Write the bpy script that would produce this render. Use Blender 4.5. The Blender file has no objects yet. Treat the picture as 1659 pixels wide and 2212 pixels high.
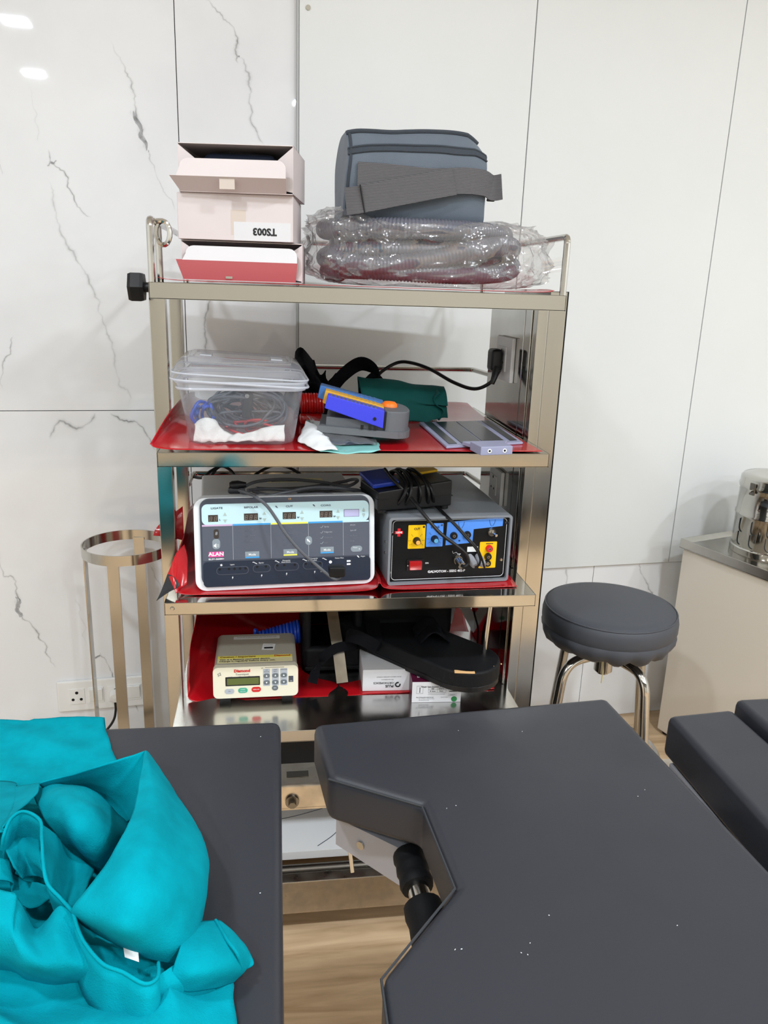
import bpy, bmesh, math, random
import numpy as np
from mathutils import Vector, Matrix, Euler, noise

# ---------------------------------------------------------------- camera
S = bpy.context.scene
COL = S.collection
CAM = Vector((-0.1667, -1.4328, 1.4039))
RT = Vector((0.99004823, -0.13701198, 0.0321283))
UP = Vector((0.00733219, 0.2782107, 0.96049208))
FW = Vector((0.14053736, 0.95069791, -0.27644661))
FPX = 1687.145
cd = bpy.data.cameras.new('camera')
cam = bpy.data.objects.new('camera', cd)
COL.objects.link(cam)
M = Matrix((RT, UP, -FW)).transposed().to_4x4()
M.translation = CAM
cam.matrix_world = M
cd.sensor_fit = 'HORIZONTAL'
cd.sensor_width = 36.0
cd.lens = 36.0 * FPX / 1659.0
cd.clip_start = 0.02
S.camera = cam

# ---------------------------------------------------------------- world, exposure
W = bpy.data.worlds.new('world')
S.world = W
W.use_nodes = True
W.node_tree.nodes['Background'].inputs[0].default_value = (0.9, 0.95, 1.0, 1)
W.node_tree.nodes['Background'].inputs[1].default_value = 0.05
S.view_settings.view_transform = 'Standard'
S.view_settings.look = 'None'
S.view_settings.gamma = 1.0
S.view_settings.use_curve_mapping = False
S.view_settings.exposure = 0.0
LIGHT_W = 25.5          # watts of each square ceiling downlight

PI = math.pi
def R(d): return math.radians(d)
random.seed(7)

# ---------------------------------------------------------------- materials
MATS = {}
def srgb(r, g, b):
    f = lambda c: (c / 255 / 12.92) if c / 255 <= 0.04045 else ((c / 255 + 0.055) / 1.055) ** 2.4
    return (f(r), f(g), f(b), 1)
def mat(name, col, rough=0.5, metal=0.0, spec=0.5, noise_amt=0.0, nscale=20.0, bump=0.0, bscale=200.0, coat=0.0,
        sheen=0.0, alpha=1.0, trans=0.0, ior=1.45, rvar=0.0, stretch=None, emit=0.0, col2=None, sss=0.0):
    m = bpy.data.materials.new(name)
    m.use_nodes = True
    nt = m.node_tree
    b = nt.nodes['Principled BSDF']
    b.inputs['Base Color'].default_value = col
    b.inputs['Roughness'].default_value = rough
    b.inputs['Metallic'].default_value = metal
    b.inputs['Specular IOR Level'].default_value = spec
    b.inputs['Coat Weight'].default_value = coat
    b.inputs['Coat Roughness'].default_value = 0.08
    b.inputs['Sheen Weight'].default_value = sheen
    b.inputs['Alpha'].default_value = alpha
    b.inputs['Transmission Weight'].default_value = trans
    b.inputs['IOR'].default_value = ior
    if sss:
        b.inputs['Subsurface Weight'].default_value = sss
        b.inputs['Subsurface Radius'].default_value = (0.01, 0.01, 0.01)
    if emit:
        b.inputs['Emission Color'].default_value = col
        b.inputs['Emission Strength'].default_value = emit
    vec = None
    if noise_amt or bump or rvar:
        tc = nt.nodes.new('ShaderNodeTexCoord')
        mp = nt.nodes.new('ShaderNodeMapping')
        if stretch: mp.inputs['Scale'].default_value = stretch
        nt.links.new(tc.outputs['Object'], mp.inputs['Vector'])
        vec = mp.outputs['Vector']
    if noise_amt or rvar:
        n = nt.nodes.new('ShaderNodeTexNoise')
        n.inputs['Scale'].default_value = nscale
        n.inputs['Detail'].default_value = 5
        nt.links.new(vec, n.inputs['Vector'])
        if noise_amt:
            mx = nt.nodes.new('ShaderNodeMix'); mx.data_type = 'RGBA'
            c2 = col2 or tuple(max(0, c * (1 - noise_amt)) for c in col[:3]) + (1,)
            c1 = col if col2 else tuple(min(1, c * (1 + noise_amt * 0.6)) for c in col[:3]) + (1,)
            mx.inputs['A'].default_value = c1
            mx.inputs['B'].default_value = c2
            rp = nt.nodes.new('ShaderNodeMapRange')
            rp.inputs['From Min'].default_value = 0.35; rp.inputs['From Max'].default_value = 0.65
            nt.links.new(n.outputs['Fac'], rp.inputs['Value'])
            nt.links.new(rp.outputs['Result'], mx.inputs['Factor'])
            nt.links.new(mx.outputs['Result'], b.inputs['Base Color'])
        if rvar:
            rp = nt.nodes.new('ShaderNodeMapRange')
            rp.inputs['From Min'].default_value = 0.3; rp.inputs['From Max'].default_value = 0.7
            rp.inputs['To Min'].default_value = max(0.02, rough - rvar); rp.inputs['To Max'].default_value = rough + rvar
            nt.links.new(n.outputs['Fac'], rp.inputs['Value'])
            nt.links.new(rp.outputs['Result'], b.inputs['Roughness'])
    if bump:
        n2 = nt.nodes.new('ShaderNodeTexNoise')
        n2.inputs['Scale'].default_value = bscale
        n2.inputs['Detail'].default_value = 3
        nt.links.new(vec, n2.inputs['Vector'])
        bp = nt.nodes.new('ShaderNodeBump')
        bp.inputs['Strength'].default_value = bump
        bp.inputs['Distance'].default_value = 0.002
        nt.links.new(n2.outputs['Fac'], bp.inputs['Height'])
        nt.links.new(bp.outputs['Normal'], b.inputs['Normal'])
    MATS[name] = m
    return m

def film(name, tint, gloss=0.12, dens=0.12, bump=0.5, bscale=30.0, rough=0.06):
    """thin clear plastic: mostly transparent, a milky scatter and a clear-coat gloss"""
    m = bpy.data.materials.new(name); m.use_nodes = True
    nt = m.node_tree; nt.nodes.clear()
    out = nt.nodes.new('ShaderNodeOutputMaterial')
    tr = nt.nodes.new('ShaderNodeBsdfTransparent'); tr.inputs[0].default_value = (0.97, 0.97, 0.97, 1)
    df = nt.nodes.new('ShaderNodeBsdfDiffuse'); df.inputs[0].default_value = tint
    tl = nt.nodes.new('ShaderNodeBsdfTranslucent'); tl.inputs[0].default_value = tint
    ad = nt.nodes.new('ShaderNodeMixShader'); ad.inputs[0].default_value = 0.4
    nt.links.new(df.outputs[0], ad.inputs[1]); nt.links.new(tl.outputs[0], ad.inputs[2])
    gl = nt.nodes.new('ShaderNodeBsdfGlossy'); gl.inputs['Roughness'].default_value = rough
    m1 = nt.nodes.new('ShaderNodeMixShader'); m1.inputs[0].default_value = dens
    nt.links.new(tr.outputs[0], m1.inputs[1]); nt.links.new(ad.outputs[0], m1.inputs[2])
    fr = nt.nodes.new('ShaderNodeLayerWeight'); fr.inputs['Blend'].default_value = 0.5
    pw_ = nt.nodes.new('ShaderNodeMath'); pw_.operation = 'POWER'; pw_.inputs[1].default_value = 3.5
    nt.links.new(fr.outputs['Facing'], pw_.inputs[0])
    mm = nt.nodes.new('ShaderNodeMath'); mm.operation = 'MULTIPLY_ADD'
    mm.inputs[1].default_value = 0.55; mm.inputs[2].default_value = 0.02 + gloss * 0.25
    nt.links.new(pw_.outputs[0], mm.inputs[0])
    m2 = nt.nodes.new('ShaderNodeMixShader')
    nt.links.new(mm.outputs[0], m2.inputs[0]); nt.links.new(m1.outputs[0], m2.inputs[1]); nt.links.new(gl.outputs[0], m2.inputs[2])
    if bump:
        tc = nt.nodes.new('ShaderNodeTexCoord')
        n = nt.nodes.new('ShaderNodeTexNoise'); n.inputs['Scale'].default_value = bscale; n.inputs['Detail'].default_value = 4
        nt.links.new(tc.outputs['Object'], n.inputs['Vector'])
        bp = nt.nodes.new('ShaderNodeBump'); bp.inputs['Strength'].default_value = bump; bp.inputs['Distance'].default_value = 0.004
        nt.links.new(n.outputs['Fac'], bp.inputs['Height'])
        for q in (gl, fr): nt.links.new(bp.outputs['Normal'], q.inputs['Normal'])
    nt.links.new(m2.outputs[0], out.inputs[0])
    MATS[name] = m
    return m

def marble(name):
    m = bpy.data.materials.new(name); m.use_nodes = True
    nt = m.node_tree; b = nt.nodes['Principled BSDF']
    at = nt.nodes.new('ShaderNodeAttribute'); at.attribute_name = 'vein'
    g = nt.nodes.new('ShaderNodeNewGeometry')
    n = nt.nodes.new('ShaderNodeTexNoise'); n.inputs['Scale'].default_value = 2.2; n.inputs['Detail'].default_value = 6
    nt.links.new(g.outputs['Position'], n.inputs['Vector'])
    mx = nt.nodes.new('ShaderNodeMix'); mx.data_type = 'RGBA'
    mx.inputs['A'].default_value = srgb(234, 235, 237); mx.inputs['B'].default_value = srgb(221, 222, 225)
    rp = nt.nodes.new('ShaderNodeMapRange'); rp.inputs['From Min'].default_value = 0.45; rp.inputs['From Max'].default_value = 0.75
    nt.links.new(n.outputs['Fac'], rp.inputs['Value']); nt.links.new(rp.outputs['Result'], mx.inputs['Factor'])
    n3 = nt.nodes.new('ShaderNodeTexNoise'); n3.inputs['Scale'].default_value = 60; n3.inputs['Detail'].default_value = 5
    nt.links.new(g.outputs['Position'], n3.inputs['Vector'])
    r3 = nt.nodes.new('ShaderNodeMapRange'); r3.inputs['From Min'].default_value = 0.3; r3.inputs['From Max'].default_value = 0.7
    r3.inputs['To Min'].default_value = 0.45; r3.inputs['To Max'].default_value = 1.15
    nt.links.new(n3.outputs['Fac'], r3.inputs['Value'])
    mu = nt.nodes.new('ShaderNodeMath'); mu.operation = 'MULTIPLY'; mu.use_clamp = True
    nt.links.new(at.outputs['Fac'], mu.inputs[0]); nt.links.new(r3.outputs['Result'], mu.inputs[1])
    m2 = nt.nodes.new('ShaderNodeMix'); m2.data_type = 'RGBA'
    m2.inputs['B'].default_value = srgb(112, 113, 114)
    nt.links.new(mx.outputs['Result'], m2.inputs['A']); nt.links.new(mu.outputs[0], m2.inputs['Factor'])
    nt.links.new(m2.outputs['Result'], b.inputs['Base Color'])
    b.inputs['Roughness'].default_value = 0.025
    b.inputs['Specular IOR Level'].default_value = 0.4
    MATS[name] = m
    return m

def wood(name, c1, c2):
    m = bpy.data.materials.new(name); m.use_nodes = True
    nt = m.node_tree; b = nt.nodes['Principled BSDF']
    g = nt.nodes.new('ShaderNodeNewGeometry')
    mp = nt.nodes.new('ShaderNodeMapping'); mp.inputs['Scale'].default_value = (1.5, 14, 1); mp.inputs['Rotation'].default_value = (0, 0, 0.15)
    nt.links.new(g.outputs['Position'], mp.inputs['Vector'])
    n = nt.nodes.new('ShaderNodeTexNoise'); n.inputs['Scale'].default_value = 2.0; n.inputs['Detail'].default_value = 8; n.inputs['Distortion'].default_value = 0.9
    nt.links.new(mp.outputs['Vector'], n.inputs['Vector'])
    cr = nt.nodes.new('ShaderNodeValToRGB')
    cr.color_ramp.elements[0].position = 0.3; cr.color_ramp.elements[0].color = c2
    cr.color_ramp.elements[1].position = 0.68; cr.color_ramp.elements[1].color = c1
    nt.links.new(n.outputs['Fac'], cr.inputs['Fac'])
    nt.links.new(cr.outputs['Color'], b.inputs['Base Color'])
    b.inputs['Roughness'].default_value = 0.38
    MATS[name] = m
    return m

mat('steel', srgb(198, 196, 191), 0.12, 1.0, rvar=0.07, nscale=9, bump=0.05, bscale=60, noise_amt=0.06)
mat('steel_brushed', srgb(190, 187, 180), 0.15, 1.0, rvar=0.06, nscale=14, noise_amt=0.06, bump=0.03, bscale=60, stretch=(1, 1, 0.15))
mat('steel_mirror', srgb(192, 190, 184), 0.10, 1.0, rvar=0.04, nscale=12, bump=0.03, bscale=25)
mat('steel_dark', srgb(120, 116, 110), 0.3, 1.0)
mat('steel_aged', srgb(196, 188, 176), 0.36, 1.0, noise_amt=0.16, nscale=30, rvar=0.1, bump=0.08, bscale=120)
marble('marble')
wood('wood_floor', srgb(224, 196, 160), srgb(178, 146, 112))
mat('white_laminate', srgb(223, 225, 225), 0.42, spec=0.35, noise_amt=0.015, nscale=3)
mat('ceiling_white', srgb(238, 238, 236), 0.9)
mat('wall_paint', srgb(228, 228, 226), 0.8)
mat('wall_beige', srgb(198, 194, 184), 0.8)
mat('gap_black', srgb(38, 40, 44), 0.8)
mat('trim_grey', srgb(170, 172, 172), 0.4)
mat('vinyl_pad', srgb(47, 48, 54), 0.40, spec=0.4, bump=0.06, bscale=500, noise_amt=0.05, nscale=7, rvar=0.06)
mat('vinyl_seam', srgb(52, 54, 58), 0.5)
mat('vinyl_stool', srgb(72, 74, 80), 0.5, spec=0.35, bump=0.05, bscale=500)
mat('red_sheet', srgb(176, 16, 26), 0.18, spec=0.55, coat=0.3, bump=0.25, bscale=14, noise_amt=0.1, nscale=6)
mat('black_sheet', srgb(34, 35, 38), 0.4)
mat('card_white', srgb(210, 199, 198), 0.55, noise_amt=0.02, nscale=15)
mat('card_bright', srgb(212, 211, 213), 0.6)
mat('card_red_bounce', srgb(194, 110, 114), 0.25, spec=0.6)  # white card with red bounce from the shelf sheet put into its colour
mat('card_inside', srgb(150, 140, 130), 0.8)
mat('tape', srgb(205, 192, 182), 0.15)
mat('ink', srgb(22, 22, 26), 0.6)
mat('grey_fabric', srgb(92, 101, 112), 0.75, bump=0.3, bscale=700, noise_amt=0.12, nscale=6, sheen=0.15)
mat('grey_trim', srgb(56, 62, 70), 0.8, bump=0.5, bscale=900)
mat('webbing', srgb(92, 90, 92), 0.8)
mat('hose_grey', srgb(92, 93, 104), 0.28, spec=0.6, coat=0.2)
film('bag_film', (0.93, 0.92, 0.93, 1), gloss=0.45, dens=0.10, bump=0.6, bscale=30)
film('clear_wrap', (0.9, 0.9, 0.92, 1), gloss=0.3, dens=0.08, bump=0.5, bscale=40)
film('tub_plastic', (0.82, 0.87, 0.97, 1), gloss=0.10, dens=0.16, bump=0.0, rough=0.12)
film('lid_plastic', (0.85, 0.89, 0.97, 1), gloss=0.16, dens=0.2, bump=0.0, rough=0.1)
film('rim_plastic', (0.88, 0.91, 0.98, 1), gloss=0.2, dens=0.6, bump=0.0, rough=0.1)
mat('cable_grey', srgb(86, 88, 94), 0.45)
mat('cable_dark', srgb(52, 54, 60), 0.4)
mat('black_plastic', srgb(15, 15, 18), 0.42)
mat('black_rubber', srgb(11, 11, 13), 0.45)
mat('black_cloth', srgb(13, 14, 19), 0.9, spec=0.2, bump=0.4, bscale=300)
mat('black_foam', srgb(15, 16, 19), 0.62, spec=0.3, bump=0.12, bscale=400)
mat('blue_plastic', srgb(34, 62, 168), 0.35)
mat('blue_tube', srgb(24, 70, 190), 0.3, coat=0.3)
mat('red_tube', srgb(200, 30, 28), 0.25, coat=0.3)
mat('gauze', srgb(236, 236, 232), 0.9, bump=0.5, bscale=250)
mat('green_cloth', srgb(0, 84, 80), 0.85, bump=0.3, bscale=400, noise_amt=0.1, nscale=8)
mat('teal_cloth', srgb(0, 142, 158), 0.95, spec=0.08, bump=0.3, bscale=700, noise_amt=0.16, nscale=24)
mat('pedal_grey', srgb(98, 101, 105), 0.55, bump=0.08, bscale=700)
mat('pedal_blue', srgb(60, 66, 214), 0.5, bump=0.1, bscale=900)
mat('pedal_sky', srgb(62, 112, 176), 0.5)
mat('pedal_yellow', srgb(214, 160, 50), 0.5)
mat('orange', srgb(248, 120, 30), 0.4)
mat('plate_grey', srgb(150, 152, 178), 0.4)
mat('plate_black', srgb(46, 48, 52), 0.28)
mat('teal_packet', srgb(140, 205, 200), 0.3)
mat('white_paper', srgb(236, 238, 238), 0.5)
mat('white_plastic', srgb(236, 236, 234), 0.35)
mat('socket_hole', srgb(14, 14, 14), 0.8)
mat('silver_paint', srgb(238, 241, 245), 0.4, bump=0.2, bscale=900, spec=0.5)
mat('steel_dim', srgb(128, 121, 110), 0.22, 1.0, noise_amt=0.15, nscale=30)
mat('steel_satin', srgb(204, 203, 201), 0.2, 1.0, rvar=0.06, nscale=9, noise_amt=0.05)
mat('case_grey', srgb(126, 130, 136), 0.45, bump=0.2, bscale=600)
mat('case_top_grey', srgb(200, 200, 199), 0.4)
mat('panel_dark', srgb(70, 75, 88), 0.3)
mat('panel_navy', srgb(33, 41, 58), 0.35)
mat('panel_mid', srgb(86, 91, 104), 0.25)
mat('panel_sky', srgb(196, 226, 233), 0.3)
mat('led_window', srgb(60, 52, 48), 0.15)
mat('led_seg', srgb(150, 138, 126), 0.4)
mat('lcd_violet', srgb(186, 184, 222), 0.2)
mat('print_grey', srgb(70, 78, 92), 0.5)
mat('print_pale', srgb(176, 180, 188), 0.5)
mat('print_dim', srgb(116, 121, 133), 0.5)
mat('arrow_grey', srgb(172, 188, 182), 0.5)
mat('button_grey', srgb(138, 148, 156), 0.4)
mat('stripe_pink', srgb(206, 176, 208), 0.4)
mat('stripe_blue', srgb(66, 156, 218), 0.4)
mat('stripe_yellow', srgb(240, 232, 92), 0.4)
mat('logo_pink', srgb(224, 76, 150), 0.4)
mat('white_print', srgb(240, 242, 244), 0.5)
mat('galvo_black', srgb(17, 18, 20), 0.4, spec=0.3)
mat('galvo_yellow', srgb(246, 196, 16), 0.4)
mat('galvo_blue', srgb(86, 146, 236), 0.4)
mat('galvo_knob_y', srgb(240, 176, 90), 0.4)
mat('galvo_knob_b', srgb(98, 176, 226), 0.4)
mat('red_mark', srgb(214, 28, 40), 0.4)
mat('red_switch', srgb(176, 20, 26), 0.2, coat=0.4)
mat('connector_grey', srgb(150, 152, 158), 0.45)
mat('cream', srgb(232, 226, 204), 0.4)
mat('cream_dark', srgb(178, 172, 158), 0.45)
mat('lcd_green', srgb(92, 104, 56), 0.15)
mat('label_yellow', srgb(240, 226, 96), 0.45)
mat('label_cream', srgb(238, 228, 176), 0.45)
mat('brown_print', srgb(120, 50, 20), 0.5)
mat('red_print', srgb(206, 34, 34), 0.5)
mat('key_grey', srgb(176, 182, 190), 0.5)
mat('key_oval', srgb(104, 112, 118), 0.5)
mat('key_green', srgb(70, 170, 140), 0.5)
mat('maroon', srgb(78, 16, 44), 0.35)
mat('green_dot', srgb(30, 122, 62), 0.4)
mat('wood_chip', srgb(224, 180, 126), 0.8)
mat('cabinet_beige', srgb(232, 223, 209), 0.4)
mat('grey_paint', srgb(158, 157, 162), 0.35, spec=0.5)
mat('castor_rubber', srgb(60, 60, 62), 0.6)
mat('lamp_white', (1, 0.985, 0.96, 1), 0.5, emit=1.0)
# ---------------------------------------------------------------- mesh helpers
def tag(o, label=None, cat=None, group=None, kind=None):
    if label: o['label'] = label
    if cat: o['category'] = cat
    if group: o['group'] = group
    if kind: o['kind'] = kind
    return o
def thing(name, label, cat, loc=(0, 0, 0), rz=0.0, group=None):
    o = bpy.data.objects.new(name, None)
    COL.objects.link(o)
    o.location = loc; o.rotation_euler = (0, 0, rz)
    o.empty_display_size = 0.05
    return tag(o, label, cat, group)
def catmull(pts, n=6, closed=False):
    P = [Vector(p) for p in pts]
    if len(P) < 3 and not closed:
        return [P[0].lerp(P[-1], i / n) for i in range(n + 1)]
    out = []
    N = len(P)
    seg = N if closed else N - 1
    for i in range(seg):
        if closed: p0, p1, p2, p3 = P[(i - 1) % N], P[i], P[(i + 1) % N], P[(i + 2) % N]
        else: p0, p1, p2, p3 = P[max(i - 1, 0)], P[i], P[i + 1], P[min(i + 2, N - 1)]
        for k in range(n):
            t = k / n
            out.append(0.5 * ((2 * p1) + (p2 - p0) * t + (2 * p0 - 5 * p1 + 4 * p2 - p3) * t * t + (3 * p1 - p0 - 3 * p2 + p3) * t ** 3))
    if not closed: out.append(P[-1])
    return out
class B:
    def __init__(s): s.v = []; s.f = []; s.m = []; s.bv = False
    def add(s, vs, fs, mi=0):
        o = len(s.v); s.v += [tuple(v) for v in vs]
        s.f += [tuple(i + o for i in f) for f in fs]; s.m += [mi] * len(fs)
        return s
    def box(s, c, d, bev=0.0, rot=None, seg=2, mi=0):
        bm = bmesh.new(); bmesh.ops.create_cube(bm, size=1.0)
        for v in bm.verts: v.co = Vector((v.co.x * d[0], v.co.y * d[1], v.co.z * d[2]))
        s.bv = s.bv or bool(bev)
        if bev: bmesh.ops.bevel(bm, geom=bm.edges[:], offset=min(bev, min(d) * 0.49), segments=seg, profile=0.5, affect='EDGES')
        Mx = Matrix.Translation(Vector(c)) @ (rot.to_matrix().to_4x4() if rot else Matrix.Identity(4))
        s.addbm(bm, Mx, mi); bm.free(); return s
    def b2(s, x0, x1, y0, y1, z0, z1, bev=0.0, seg=2, mi=0):
        return s.box(((x0 + x1) / 2, (y0 + y1) / 2, (z0 + z1) / 2), (x1 - x0, y1 - y0, z1 - z0), bev, None, seg, mi)
    def addbm(s, bm, Mx=None, mi=0):
        bm.verts.index_update()
        s.add([(Mx @ v.co if Mx else v.co) for v in bm.verts], [[v.index for v in f.verts] for f in bm.faces], mi)
    def prism(s, poly, lo, hi, axis='z', bev=0.0, seg=2, mi=0, M=None):
        bm = bmesh.new()
        def pt(a, b, h): return (a, b, h) if axis == 'z' else ((a, h, b) if axis == 'y' else (h, a, b))
        vs = [bm.verts.new(pt(a, b, lo)) for a, b in poly]
        f = bm.faces.new(vs)
        r = bmesh.ops.extrude_face_region(bm, geom=[f])
        dv = Vector(pt(0, 0, hi - lo))
        for e in r['geom']:
            if isinstance(e, bmesh.types.BMVert): e.co += dv
        bmesh.ops.recalc_face_normals(bm, faces=bm.faces[:])
        s.bv = s.bv or bool(bev)
        if bev: bmesh.ops.bevel(bm, geom=bm.edges[:], offset=bev, segments=seg, profile=0.5, affect='EDGES', clamp_overlap=True)
        s.addbm(bm, M, mi); bm.free(); return s
    def tube(s, path, r, n=8, closed=False, caps=True, flat=None, mi=0):
        P = [Vector(p) for p in path]; N = len(P)
        rr = r if callable(r) else (lambda i: r)
        t0 = (P[1] - P[0]).normalized()
        up = Vector((0, 0, 1)) if abs(t0.z) < 0.9 else Vector((1, 0, 0))
        nx = t0.cross(up).normalized()
        base = len(s.v); prev = t0
        for i in range(N):
            if closed: t = (P[(i + 1) % N] - P[i - 1]).normalized()
            else: t = (P[min(i + 1, N - 1)] - P[max(i - 1, 0)]).normalized()
            q = prev.rotation_difference(t); nx = (q @ nx); nx = (nx - t * nx.dot(t)).normalized(); prev = t
            by = t.cross(nx)
            for k in range(n):
                a = 2 * PI * k / n
                ca, sa = math.cos(a), math.sin(a)
                if flat: sa *= flat
                s.v.append(tuple(P[i] + (nx * ca + by * sa) * rr(i)))
        for i in range(N if closed else N - 1):
            j = (i + 1) % N
            for k in range(n):
                l = (k + 1) % n
                s.f.append((base + i * n + k, base + i * n + l, base + j * n + l, base + j * n + k)); s.m.append(mi)
        if caps and not closed:
            s.f.append(tuple(base + k for k in reversed(range(n)))); s.m.append(mi)
            s.f.append(tuple(base + (N - 1) * n + k for k in range(n))); s.m.append(mi)
        return s
    def cyl(s, p0, p1, r0, r1=None, n=20, mi=0):
        r1 = r0 if r1 is None else r1
        return s.tube([p0, p1], lambda i: (r0, r1)[i], n, mi=mi)
    def lathe(s, prof, n=32, c=(0, 0, 0), M=None, mi=0, a0=0, a1=2 * PI):
        full = abs(a1 - a0 - 2 * PI) < 1e-6
        m = n if full else n + 1
        vs = []; fs = []
        for i in range(m):
            a = a0 + (a1 - a0) * i / n
            for r, z in prof:
                p = Vector((r * math.cos(a), r * math.sin(a), z))
                vs.append((M @ p if M else p) + Vector(c))
        k = len(prof)
        for i in range(n):
            j = (i + 1) % m
            for q in range(k - 1):
                fs.append((i * k + q, j * k + q, j * k + q + 1, i * k + q + 1))
        return s.add(vs, fs, mi)
    def grid(s, rows, mi=0, closed_u=False):
        nr, nc = len(rows), len(rows[0])
        vs = [p for r in rows for p in r]; fs = []
        for i in range(nr - 1):
            for j in range(nc if closed_u else nc - 1):
                k = (j + 1) % nc
                fs.append((i * nc + j, i * nc + k, (i + 1) * nc + k, (i + 1) * nc + j))
        return s.add(vs, fs, mi)
    def ribbon(s, path, width, wdir=(0, 0, 1), th=0.0015, mi=0):
        """a flat strap of real thickness along a path; width direction wdir (vector or list of vectors)"""
        P = [Vector(p) for p in path]; N = len(P); base = len(s.v)
        for i in range(N):
            t = (P[min(i + 1, N - 1)] - P[max(i - 1, 0)]).normalized()
            w = Vector(wdir[i] if isinstance(wdir[0], (tuple, Vector)) else wdir)
            w = (w - t * w.dot(t)).normalized(); nn = t.cross(w)
            ww = width(i / (N - 1)) if callable(width) else width
            for a, b in ((-1, -1), (1, -1), (1, 1), (-1, 1)):
                s.v.append(tuple(P[i] + w * (a * ww / 2) + nn * (b * th / 2)))
        for i in range(N - 1):
            for k in range(4):
                l = (k + 1) % 4
                s.f.append((base + i * 4 + k, base + i * 4 + l, base + i * 4 + 4 + l, base + i * 4 + 4 + k)); s.m.append(mi)
        s.f.append((base + 3, base + 2, base + 1, base)); s.f.append(tuple(base + (N - 1) * 4 + k for k in range(4))); s.m += [mi, mi]
        return s
    def build(s, name, mats, parent=None, smooth=35, loc=None, rot=None):
        me = bpy.data.meshes.new(name)
        me.from_pydata(s.v, [], s.f)
        if isinstance(mats, str): mats = [mats]
        for m in mats: me.materials.append(MATS[m])
        me.polygons.foreach_set('material_index', s.m)
        bm = bmesh.new(); bm.from_mesh(me); bmesh.ops.recalc_face_normals(bm, faces=bm.faces[:]); bm.to_mesh(me); bm.free()
        if smooth:
            me.polygons.foreach_set('use_smooth', [True] * len(me.polygons))
            me.set_sharp_from_angle(angle=R(smooth))
        me.update()
        o = bpy.data.objects.new(name, me)
        COL.objects.link(o)
        if s.bv and smooth:
            md = o.modifiers.new('wn', 'WEIGHTED_NORMAL'); md.keep_sharp = True
        if parent is not None: o.parent = parent
        if loc is not None: o.location = loc
        if rot is not None: o.rotation_euler = rot
        return o
def origin(o, p):
    """move an object's origin to p without moving its geometry (world-space mesh, no parent)"""
    o.data.transform(Matrix.Translation(-Vector(p))); o.location = p
    return o
def solid(o, th, off=0.0):
    md = o.modifiers.new('solid', 'SOLIDIFY'); md.thickness = th; md.offset = off
    return o
def subsurf(o, n=1):
    md = o.modifiers.new('sub', 'SUBSURF'); md.levels = n; md.render_levels = n
    return o
def rrect(w, h, r, n=5, cx=0, cy=0):
    r = min(r, w / 2 - 1e-5, h / 2 - 1e-5); out = []
    for sx, sy, a in ((1, 1, 0), (-1, 1, PI / 2), (-1, -1, PI), (1, -1, 3 * PI / 2)):
        for k in range(n + 1):
            t = a + PI / 2 * k / n
            out.append((cx + sx * (w / 2 - r) + r * math.cos(t), cy + sy * (h / 2 - r) + r * math.sin(t)))
    return out
def decal(parent, name, x, z, w, h, m, r=0.0, y=0.0, th=0.0006, rz=0.0):
    """thin raised label / key / window on a face lying in the local XZ plane that looks to -Y"""
    b = B()
    poly = rrect(w, h, r) if r else [(-w / 2, -h / 2), (w / 2, -h / 2), (w / 2, h / 2), (-w / 2, h / 2)]
    if rz: poly = [(a * math.cos(rz) - c * math.sin(rz), a * math.sin(rz) + c * math.cos(rz)) for a, c in poly]
    b.prism([(a + x, c + z) for a, c in poly], y - th, y, 'y')
    return b.build(name, m, parent, smooth=0)
TXT = {}
def text(parent, s, x, z, size, m, y=-0.0008, rz=0.0, align='CENTER', sx=1.0, bold=0.0, name='lettering', rot=None, loc=None, shear=0.0):
    cu = bpy.data.curves.new('lettering', 'FONT')
    cu.body = s; cu.size = size; cu.align_x = align; cu.align_y = 'CENTER'; cu.offset = bold; cu.resolution_u = 2; cu.shear = shear
    tmp = bpy.data.objects.new('tmp_text', cu); COL.objects.link(tmp)
    dg = bpy.context.evaluated_depsgraph_get()
    me = bpy.data.meshes.new_from_object(tmp.evaluated_get(dg))
    bpy.data.objects.remove(tmp); bpy.data.curves.remove(cu)
    me.name = name
    me.materials.clear(); me.materials.append(MATS[m])
    me.transform(Matrix.Diagonal((sx, 1, 1, 1)))
    o = bpy.data.objects.new(name, me); COL.objects.link(o); o.parent = parent
    if loc is None:
        o.location = (x, y, z); o.rotation_euler = (PI / 2, rz, 0) if not rot else rot
        if rz:
            o.rotation_euler = (Matrix.Rotation(rz, 3, 'Y') @ Matrix.Rotation(PI / 2, 3, 'X')).to_euler()
    else:
        o.location = loc; o.rotation_euler = rot
    return o
def ray(px, py): return FW + RT * ((px - 829.5) / FPX) - UP * ((py - 1106) / FPX)
def atz(px, py, z):
    d = ray(px, py); return CAM + d * ((z - CAM.z) / d.z)
def aty(px, py, y):
    d = ray(px, py); return CAM + d * ((y - CAM.y) / d.y)
def jitter(p, a, sc=20.0, seed=0):
    q = Vector(p) * sc + Vector((seed, seed * 1.7, seed * 0.3))
    return Vector(p) + noise.noise_vector(q) * a

# ---------------------------------------------------------------- the room
ROT = math.atan(0.0955)
def wallpt(px, py, off=0.0):
    """point on the back wall (local wall frame: u along the wall, h height) seen at a place of the photograph"""
    d = ray(px, py); n = Vector((math.sin(ROT), -math.cos(ROT), 0)); o = Vector((0, 0.75, 0))
    p = CAM + d * ((o - CAM).dot(n) / d.dot(n))
    q = p - o
    return (q.x * math.cos(ROT) + q.y * math.sin(ROT), p.z)
uA, uB, uC, uD = -0.3891 / math.cos(ROT), -0.0972 / math.cos(ROT), 0.5158 / math.cos(ROT), 1.1244 / math.cos(ROT)
ZJ, ZB, ZC = 1.0693, 0.5619, 2.8

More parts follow.
